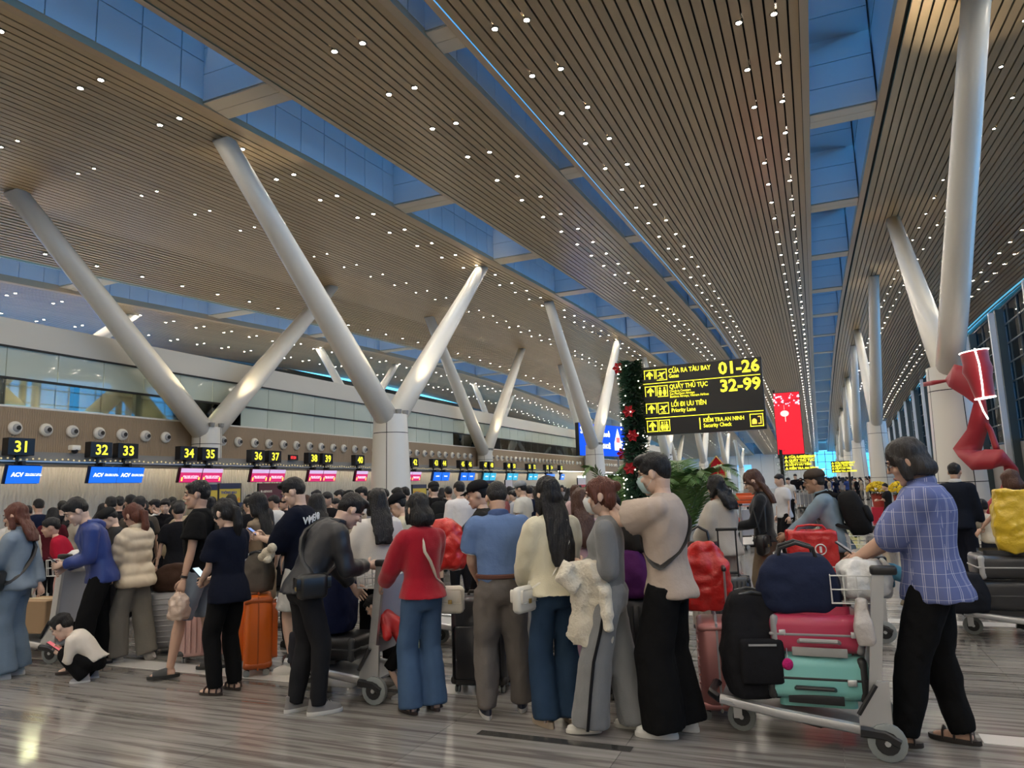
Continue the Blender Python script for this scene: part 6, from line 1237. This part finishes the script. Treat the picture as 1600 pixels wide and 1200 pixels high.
# tape barrier stand beside the column foot
p = at(1543, 870, z=0); r = empty('barrier_stand', (p.x, p.y, 0), label='slim grey barrier stand between the suit and the ribbon', cat='barrier'); MB().cyl((0, 0, .03), (0, 0, .95), .028).build('pole', M_STEEL, r, True); MB().cyl((0, 0, 0), (0, 0, .03), .16, n=20).build('base', M_STEEL, r, True); MB().cyl((0, 0, .95), (0, 0, 1.0), .035).build('head', M_BLACK, r, True)
# ================================================================ LUGGAGE AND TROLLEYS
def bag(nm, c, dims, m, label, cat, rz=0., top=.7, vox=.014, nzs=((9, 9, 9), .018), handles=None, rx=0, sag=0.):
    """soft bag: swollen box grown as one surface, with optional grips"""
    root = empty(nm, c, radians(rz), label, cat); b = MB(); w, d, h = dims; rings = []
    for t, k in ((0, .90), (.12, 1.02), (.4, 1.06), (.7, .96), (.92, .5 + top * .4), (1., top)):
        rings.append([V3((w / 2 * k * (abs(cos(a)) ** .5) * (1 if cos(a) > 0 else -1), d / 2 * k * (abs(sin(a)) ** .5) * (1 if sin(a) > 0 else -1), h * t)) for a in [2 * pi * j / 24 for j in range(24)]])
    b.loft(rings); blob('bag_body', b, m, root, vox, 4, (nzs[0], nzs[1], c[0] * 7 + 3))
    if handles:
        for s in (-1, 1):
            q = MB(); q.tube([(-w * .24, s * d * .25, h * .93), (-w * .2, s * d * .3, h * .93 + handles * .7), (0, s * d * .3, h * .93 + handles), (w * .2, s * d * .3, h * .93 + handles * .7), (w * .24, s * d * .25, h * .93)], .012, 8); q.build('handle', M_BLACK, root, True)
    if rx: root.rotation_euler = (rx, 0, radians(rz))
    return root
def plastic(nm, col, rough=.3): return mat(nm, col, rough, bump=(16, .7, .02), spec=.7)
# --- main trolley on the open floor
TX_, TY_ = -.10, 4.90
trolley(TX_ - .11, TY_, 91, 'chrome luggage trolley in the front row loaded with teal, red, navy and black bags')
def lying(x, y, z, rz, label, w, h, d, col, tilt=.0, **k):
    """suitcase laid on its broad side; long axis along local x after rz"""
    c = suitcase(0, 0, rz, label, w=w, h=h, d=d, col=col, wheels=False, **k); c.rotation_euler = Matrix.Rotation(radians(rz), 3, 'Z').to_4x4().to_3x3().__matmul__(Matrix.Rotation(tilt, 3, 'Y') @ Matrix.Rotation(radians(90), 3, 'Y') @ Matrix.Rotation(radians(90), 3, 'Z')).to_euler()
    c.location = (x - h / 2 * cos(radians(rz)), y - h / 2 * sin(radians(rz)), z + d / 2); return c
_tc = lying(-.12, 4.86, .27, 4, 'teal hard suitcase lying at the bottom of the front trolley', .40, .56, .25, (.20, .50, .46), kind='panel', trim=(.02, .02, .02))
_rc = lying(-.10, 4.86, .53, 4, 'raspberry red hard suitcase lying on the teal one', .38, .52, .22, (.42, .035, .085), kind='panel', trim=(.25, .25, .26))
def on_case(c, b, nm, m):                                   # a part modelled in world space, hung under a turned case
    o = b.build(nm, m, c, True); o.matrix_parent_inverse = c.matrix_basis.inverted(); return o
for c_, z_, m_, x_ in ((_tc, .335, M_BLACK, -.12), (_rc, .60, M_GREY, -.08)):
    b = MB(); b.tube([(x_ - .11, 4.672, z_), (x_ - .10, 4.640, z_ + .012), (x_ + .10, 4.645, z_ + .012), (x_ + .11, 4.682, z_)], .013, 8); on_case(c_, b, 'side_handle', m_)
    b = MB(); b.rbox((x_, 4.668, z_ - .055), (.30, .012, .05), .005, 2); on_case(c_, b, 'foot_strip', m_)
    for k in (-1, 1): b = MB(); b.rbox((x_ + k * .2, 4.664, z_ + .05), (.05, .016, .035), .006, 2); on_case(c_, b, 'latch', M_STEEL)
bag('duffel_bag', (-.17, 4.84, .755), (.46, .30, .33), fabric((.016, .022, .050), 'cloth'), 'navy blue soft travel bag on top of the red suitcase', 'bag', rz=6, top=.62, handles=.10)
bag('travel_backpack', (-.46, 4.80, .26), (.36, .30, .60), fabric((.012, .012, .014)), 'black backpack standing at the nose of the front trolley', 'backpack', rz=15, top=.6, handles=.05)
_bp = bpy.data.objects['travel_backpack']; q = MB(); q.rbox((.02, -.165, .22), (.26, .06, .26), .03, 3); q.build('front_pocket', fabric((.012, .012, .014)), _bp, True); q = MB(); q.box((.02, -.20, .32), (.16, .004, .012)); q.build('reflective_strip', M_STEEL, _bp)
bag('carrier_bag', (.20, 4.88, .84), (.28, .24, .22), plastic('white_film', (.62, .62, .61)), 'crumpled white plastic bag in the basket of the front trolley', 'bag', rz=10, top=.5, nzs=((16, 16, 16), .03))
r = empty('pom_pom_charm', (-.26, 4.66, .47), label='magenta pom-pom charm hanging on the red suitcase', cat='charm'); MB().ell((0, 0, 0), .034).build('pom_pom', mat('magenta_fluff', (.55, .01, .16), .95, bump=(150, 1, .01)), r, True); MB().cyl((0, 0, .03), (0, .01, .09), .004, n=5).build('cord', M_STEEL, r)
bag('bottle_bag', (.17, 4.66, .60), (.10, .10, .26), plastic('clear_film', (.45, .42, .40)), 'clear plastic bag with brown snacks hanging below the white bag', 'bag', top=.6)
# --- trolley at the person in the bomber jacket
trolley(-3.60, 4.96, 92, 'chrome luggage trolley between the bomber jacket and the red cardigan')
lying(-3.72, 4.94, .26, 4, 'black soft case lying on the deck of the middle trolley', .40, .60, .18, (.014, .014, .015), soft=True, kind='pocket')
bag('travel_backpack', (-3.72, 4.92, .45), (.34, .32, .55), fabric((.012, .016, .045), 'cloth'), 'tall navy backpack upright on the middle trolley', 'backpack', rz=10, top=.6, handles=.05)
bag('shopping_bag', (-3.98, 4.94, .40), (.18, .26, .50), fabric((.01, .075, .06), 'cloth'), 'dark green cloth bag behind the bomber jacket', 'bag', top=.7)
bag('carrier_bag', (-3.02, 5.55, .88), (.34, .24, .42), plastic('red_film', (.55, .015, .012)), 'bright red plastic bag beside the red cardigan', 'bag', top=.4, nzs=((14, 14, 14), .03))
bag('handbag', (-4.22, 5.75, .88), (.34, .16, .20), fabric((.10, .05, .025), 'leather'), 'brown leather handbag with pale stripes by the white sweater', 'bag', rz=20, top=.7, handles=.06)
# --- other trolleys
trolley(-7.55, 5.12, 100, 'luggage trolley in front of the royal blue jacket, with a cardboard box')
b_ = empty('cardboard_box', (-7.55, 5.12, .25), radians(10), 'brown cardboard box low on the royal-blue-jacket trolley', 'box'); MB().rbox((0, 0, .16), (.42, .36, .32), .01, 2).build('carton', mat('cardboard', (.34, .22, .12), .85), b_); MB().box((0, 0, .322), (.42, .05, .004)).build('tape', mat('tape', (.5, .4, .25), .3), b_)
bag('carrier_bag', (-7.12, 5.18, .86), (.34, .26, .20), plastic('white_film', (.62, .62, .61)), 'white plastic bag in the basket before the royal blue jacket', 'bag', top=.5, nzs=((16, 16, 16), .025))
bag('hooded_bundle', (-7.75, 5.55, .50), (.30, .26, .42), fabric((.50, .25, .22), 'knit'), 'pink folded coat on a suitcase behind the denim jacket', 'coat', top=.6)
bag('travel_bag', (-7.6, 7.1, .78), (.75, .35, .55), fabric((.34, .27, .18)), 'large tan travel bag leaning on a trolley behind the blue jacket', 'bag', rz=30, top=.5); trolley(-7.5, 7.0, 110, 'luggage trolley under the large tan travel bag')
trolley(-6.5, 6.3, 95, 'luggage trolley with a pale panel between the blue and puffer jackets'); trolley(-5.9, 7.1, 95, 'luggage trolley with a pale panel behind the person in shorts')
trolley(-3.35, 6.75, 100, 'luggage trolley standing before the grey slacks, handle to the queue'); trolley(-2.2, 7.4, 80, 'luggage trolley glimpsed behind the grey tracksuit')
trolley(1.62, 8.35, 92, 'luggage trolley of the striped T-shirt loaded with black cases')
lying(1.55, 8.3, .26, 3, 'black hard case lying on the far trolley', .42, .66, .28, (.02, .02, .022), kind='panel'); lying(1.62, 8.3, .55, 3, 'second black case stacked with a silver seam', .42, .62, .22, (.025, .025, .027), kind='panel', trim=(.4, .4, .4))
bag('travel_bag', (1.2, 8.1, .25), (.36, .30, .36), fabric((.014, .016, .022)), 'rounded black bag at the nose of the far trolley', 'bag', top=.7); bag('carrier_bag', (1.72, 8.2, .80), (.42, .30, .58), plastic('yellow_film', (.62, .42, .02)), 'big yellow plastic bag standing on the black cases', 'bag', top=.85, nzs=((12, 12, 12), .025))
# --- red wrapped boxes of the capped traveller
M_RFILM = plastic('red_wrap', (.50, .02, .02), .25)
p = at(1270, 880, y=7.9)
trolley(p.x + .12, 8.0, 95, 'luggage trolley carrying the two red wrapped boxes')
for k, (py, lb) in enumerate(((922, 'lower red plastic-wrapped box with a white emblem'), (879, 'upper red plastic-wrapped box with a white emblem'))):
    q = at(1270, py, y=7.9); r = empty('wrapped_box', (q.x, 7.95, q.z), radians(8), lb, 'box'); b = MB(); b.rbox((0, 0, .16), (.46, .36, .315), .03, 3); blob('wrap', b, M_RFILM, r, .012, 2, ((14, 14, 14), .014, k)); 
    e = MB(); e.tube([(.06 + .05 * cos(2 * pi * j / 16), -.190, .14 + .05 * sin(2 * pi * j / 16)) for j in range(17)], .006, 5); e.tube([(.06, -.19, .11), (.06, -.19, .17)], .012, 5); e.build('emblem', mat('emblem_white', (.7, .65, .62), .5), r)
    MB().tube([(-.16, -.05, .31), (-.12, -.03, .36 if k else .32), (.0, 0, .37 if k else .32), (.12, .02, .36 if k else .32), (.16, .03, .31)], .012, 6).build('knot', M_RFILM, r, True)
q = at(1270, 922, y=7.9); sc1 = suitcase(q.x, 7.95, 8, 'dark case under the red boxes', w=.44, h=max(q.z - .30, .2), d=.34, col=(.03, .03, .035), wheels=False, z=.25)
# --- trolley with orange case, mid distance
p = at(1170, 860, z=0); trolley(p.x, p.y + .3, 20, 'distant luggage trolley with an orange case and a red bag'); lying(p.x, p.y + .3, 1.0, 10, 'orange case on top of the distant trolley', .30, .56, .22, (.62, .09, .02), kind='panel'); bag('travel_bag', (p.x, p.y + .1, .50), (.6, .3, .22), fabric((.45, .02, .02)), 'red flat travel bag under the orange case', 'bag', top=.8)
# --- standing suitcases
suitcase(-6.28, 5.62, 38, 'silver grey ribbed suitcase beside the cream puffer jacket', w=.44, h=.56, d=.27, col=(.30, .30, .31), metal=.3, kind='hrib')
suitcase(-5.62, 5.45, 35, 'pale pink ribbed suitcase behind the bare legs', w=.46, h=.60, d=.27, col=(.52, .33, .30), kind='ridge', handle=.0)
suitcase(-4.78, 5.22, 134, 'bright orange hard suitcase behind the navy T-shirt', w=.44, h=.62, d=.24, col=(.66, .13, .01), kind='panel', trim=(.4, .08, .01))
bag('travel_backpack', (-4.78, 5.22, .70), (.26, .22, .34), fabric((.11, .095, .08)), 'grey-brown backpack on top of the orange suitcase', 'backpack', rz=20, top=.6, handles=.04)
_pb = MB(); r = hold('plush_toy', MB().ell((-4.52, 5.05, 1.05), (.07, .05, .06)).ell((-4.46, 5.03, 1.10), .045).ell((-4.58, 5.05, 1.02), (.05, .04, .04)).ell((-4.48, 5.0, 1.0), (.03, .05, .03)), mat('plush_cream', (.66, .58, .44), .95, bump=(90, 1, .01)), 'small cream plush charm hanging from the grey-brown backpack', 'toy', .008)
suitcase(-2.56, 5.28, 12, 'large black soft suitcase between the red cardigan and the grey slacks', w=.44, h=.66, d=.30, col=(.020, .018, .018), soft=True, kind='pocket', trim=(.03, .025, .02))
suitcase(-2.56, 6.70, 20, 'silver suitcase glimpsed between the blue polo and the cream sweater', w=.38, h=.52, d=.24, col=(.34, .33, .32), kind='ridge')
suitcase(-1.38, 5.40, 12, 'black suitcase behind the grey tracksuit, with a purple garment on it', w=.42, h=.66, d=.28, col=(.02, .02, .022), kind='ridge')
bag('garment', (-1.38, 5.38, .72), (.34, .26, .34), fabric((.09, .02, .10), 'cloth'), 'purple garment draped over the black suitcase', 'clothing', top=.7)
suitcase(-1.40, 6.45, 18, 'dark suitcase further behind the grey tracksuit', w=.42, h=.60, d=.26, col=(.03, .033, .04), kind='ridge')
suitcase(-.74, 5.22, 100, 'rose gold ribbed suitcase behind the baggy black trousers', w=.40, h=.56, d=.25, col=(.42, .17, .16), metal=.35, kind='hrib', handle=.34, trim=(.35, .35, .36))
bag('carrier_bag', (-.80, 5.30, .66), (.34, .16, .46), plastic('red_film', (.55, .015, .012)), 'red plastic shopping bag hanging above the rose gold suitcase', 'bag', rz=15, top=.35, nzs=((12, 12, 12), .03))
suitcase(-.90, 7.55, 10, 'charcoal hard suitcase with its black handle extended', w=.38, h=.56, d=.26, col=(.035, .037, .04), kind='ridge', handle=.46, trim=(.02, .02, .02))
suitcase(-1.12, 7.80, 10, 'cream suitcase under the brown handbag', w=.40, h=.56, d=.26, col=(.45, .40, .35), kind='ridge')
bag('handbag', (-1.20, 7.72, .66), (.44, .16, .28), fabric((.045, .018, .014), 'leather'), 'large dark brown leather handbag on the cream suitcase', 'bag', rz=8, top=.9, handles=.17, nzs=((6, 6, 6), .006))
bag('travel_bag', (-6.26, 5.64, .62), (.44, .28, .26), fabric((.045, .025, .018), 'cloth'), 'dark brown soft bag lying on the silver grey suitcase', 'bag', rz=38, top=.6)
# --- things held
def lift(c, dz): return V3((c.x, c.y, c.z + dz))
h_ = blk['hand'][-1]; bag('snack_bag', (h_.x - .02, h_.y - .02, h_.z - .34), (.17, .13, .24), plastic('milky_film', (.50, .38, .30)), 'milky plastic bag of food in the hand of the tall person in shorts', 'bag', top=.25, nzs=((22, 22, 22), .02))
c = (grey['hand'][-1] + grey['hand'][1]) / 2
M_FLC = mat('fleece_cream', (.66, .60, .48), .95, bump=(60, 1, .012), sheen=.4)
b = MB(); d_ = grey['R'] @ V3((0, 1, 0)); x_ = grey['R'] @ V3((1, 0, 0)); c2 = c - d_ * .10
rr = []
for t, wd, dp, dz, of in ((0, .10, .07, .07, 0), (1, .17, .10, .05, 0), (2, .19, .10, -.03, -.01), (3, .18, .07, -.14, -.02), (4, .19, .055, -.28, -.01), (5, .20, .05, -.40, .01), (6, .18, .035, -.47, .0)):
    rr.append([c2 + x_ * -.10 + d_ * (.05 + of) + V3((0, 0, dz)) + d_ * (wd * cos(2 * pi * k / 18) * .75 + .015 * sin(3 * t + k)) + x_ * (dp * sin(2 * pi * k / 18) + .02 * sin(k * 1.7 + t)) for k in range(18)])
b.loft(rr); b.tube([c2 - x_ * .16 + d_ * .16 + V3((0, 0, .05)), c2 - x_ * .20 + d_ * .20 + V3((0, 0, -.03)), c2 - x_ * .18 + d_ * .12 + V3((0, 0, -.10))], [.05, .065, .05], 10); b.tube([c2 - x_ * .17 - d_ * .05 + V3((0, 0, -.1)), c2 - x_ * .19 - d_ * .07 + V3((0, 0, -.36))], [.045, .035], 10)
hold('fleece_jacket', b, M_FLC, 'cream fleecy jacket draped over the folded arms of the grey tracksuit', 'clothing', .013, ((14, 14, 14), .02, 5))
sg_, f_ = jacket, jacket['R'] @ V3((0, 1, 0)); hp = jacket['hip'] + jacket['R'] @ V3((.20, .04, .16))
strap_bag(jacket, body_loop(jacket, .53, -1, .08, .04), fabric(BLK, 'leather'), .012, 'black leather cross-body camera bag at the hip of the bomber jacket', body=(jacket['hip'] + jacket['R'] @ V3((.23, -.02, -.06)), (.11, .21, .17), radians(az((-3.42, 4.33)) - 72)))
strap_bag(denim_w, body_loop(denim_w, .53, 1, .02, .03), fabric(BLK, 'leather'), .014, 'black strap bag across the pale denim jacket', body=(denim_w['hip'] + denim_w['R'] @ V3((-.22, .05, -.05)), (.10, .22, .18), radians(40)))
pm = crowd_ref = at(70, 848, y=7.4); r = empty('paper_sheet', pm, label='folded white paper held up in the cream padded jacket lane', cat='paper'); q = MB(); q.add([(-.09, 0, 0), (.06, .05, .03), (.10, .03, .14), (-.05, -.02, .17)], [(0, 1, 2, 3)]); q.build('sheet', mat('paper', (.75, .75, .73), .8), r)
# white lettering on the navy T-shirt, wrapped on the back
P, u_, f2 = when['sp'](.40); rt = when['R'] @ V3((1, 0, 0)); lo = when['s']
wr = empty('shirt_print', P, label='white arched WHENEVER lettering on the back of the navy T-shirt', cat='print')
wr.parent = when['root']; wr.matrix_parent_inverse = Matrix.Identity(4)
Wi = when['W'].inverted()
for i_, ch in enumerate('WHENEVER'):
    a = (i_ - 3.5) * .27; pos = P - f2 * (.162 * lo * cos(a * .8)) + rt * (.205 * lo * sin(a)) + V3((0, 0, -.012 * abs(i_ - 3.5) + .03)); tn = (rt * cos(a) + f2 * (.5 * sin(a))).normalized()
    o = text('lettering', ch, .088, wr, mat('print_white', (.7, .72, .74), .7), (0, 0, 0), (1, 0, 0), (0, 0, 1), align='CENTER', bold=.002)
    Nn = tn.cross(V3((0, 0, 1))); o.matrix_world = Matrix(((tn.x, 0, Nn.x, pos.x), (tn.y, 0, Nn.y, pos.y), (0, 1, Nn.z, pos.z), (0, 0, 0, 1))); o.parent = None
    _m = o.matrix_world.copy(); o.parent = when['root']; o.matrix_parent_inverse = Matrix.Identity(4); o.matrix_basis = Wi @ _m
bpy.data.objects.remove(wr)
resolve()
# parked trolleys far down the hall
pt = None
for k in range(7):
    p = at(1252 + k * 6.5, 776, z=0); p = C0 + (p - C0) * 1.0
    if pt is None: pt = trolley(p.x, 36, 180, 'parked luggage trolley in the nested row down the hall', group='parked trolleys'); pt.location = (at(1252, 770, y=36).x, 36, 0); o = pt
    else: o = copy_tree(pt); o.location = (at(1252 + k * 6.5, 770, y=36).x, 36, 0)
# text curves -> meshes so that every letter block is plain geometry
bpy.context.view_layer.update(); dg = bpy.context.evaluated_depsgraph_get()
for o in [o for o in bpy.data.objects if o.type == 'FONT']:
    me = bpy.data.meshes.new_from_object(o.evaluated_get(dg)); n = bpy.data.objects.new('lettering', me); COL.objects.link(n); n.parent = o.parent; n.matrix_basis = o.matrix_basis; nm = o.name; me.materials.clear(); me.materials.append(o.data.materials[0]); bpy.data.objects.remove(o); n.name = nm
# trim labels to sixteen words
for o in bpy.data.objects:
    if o.get('label') and len(o['label'].split()) > 16: o['label'] = ' '.join(o['label'].split()[:16])
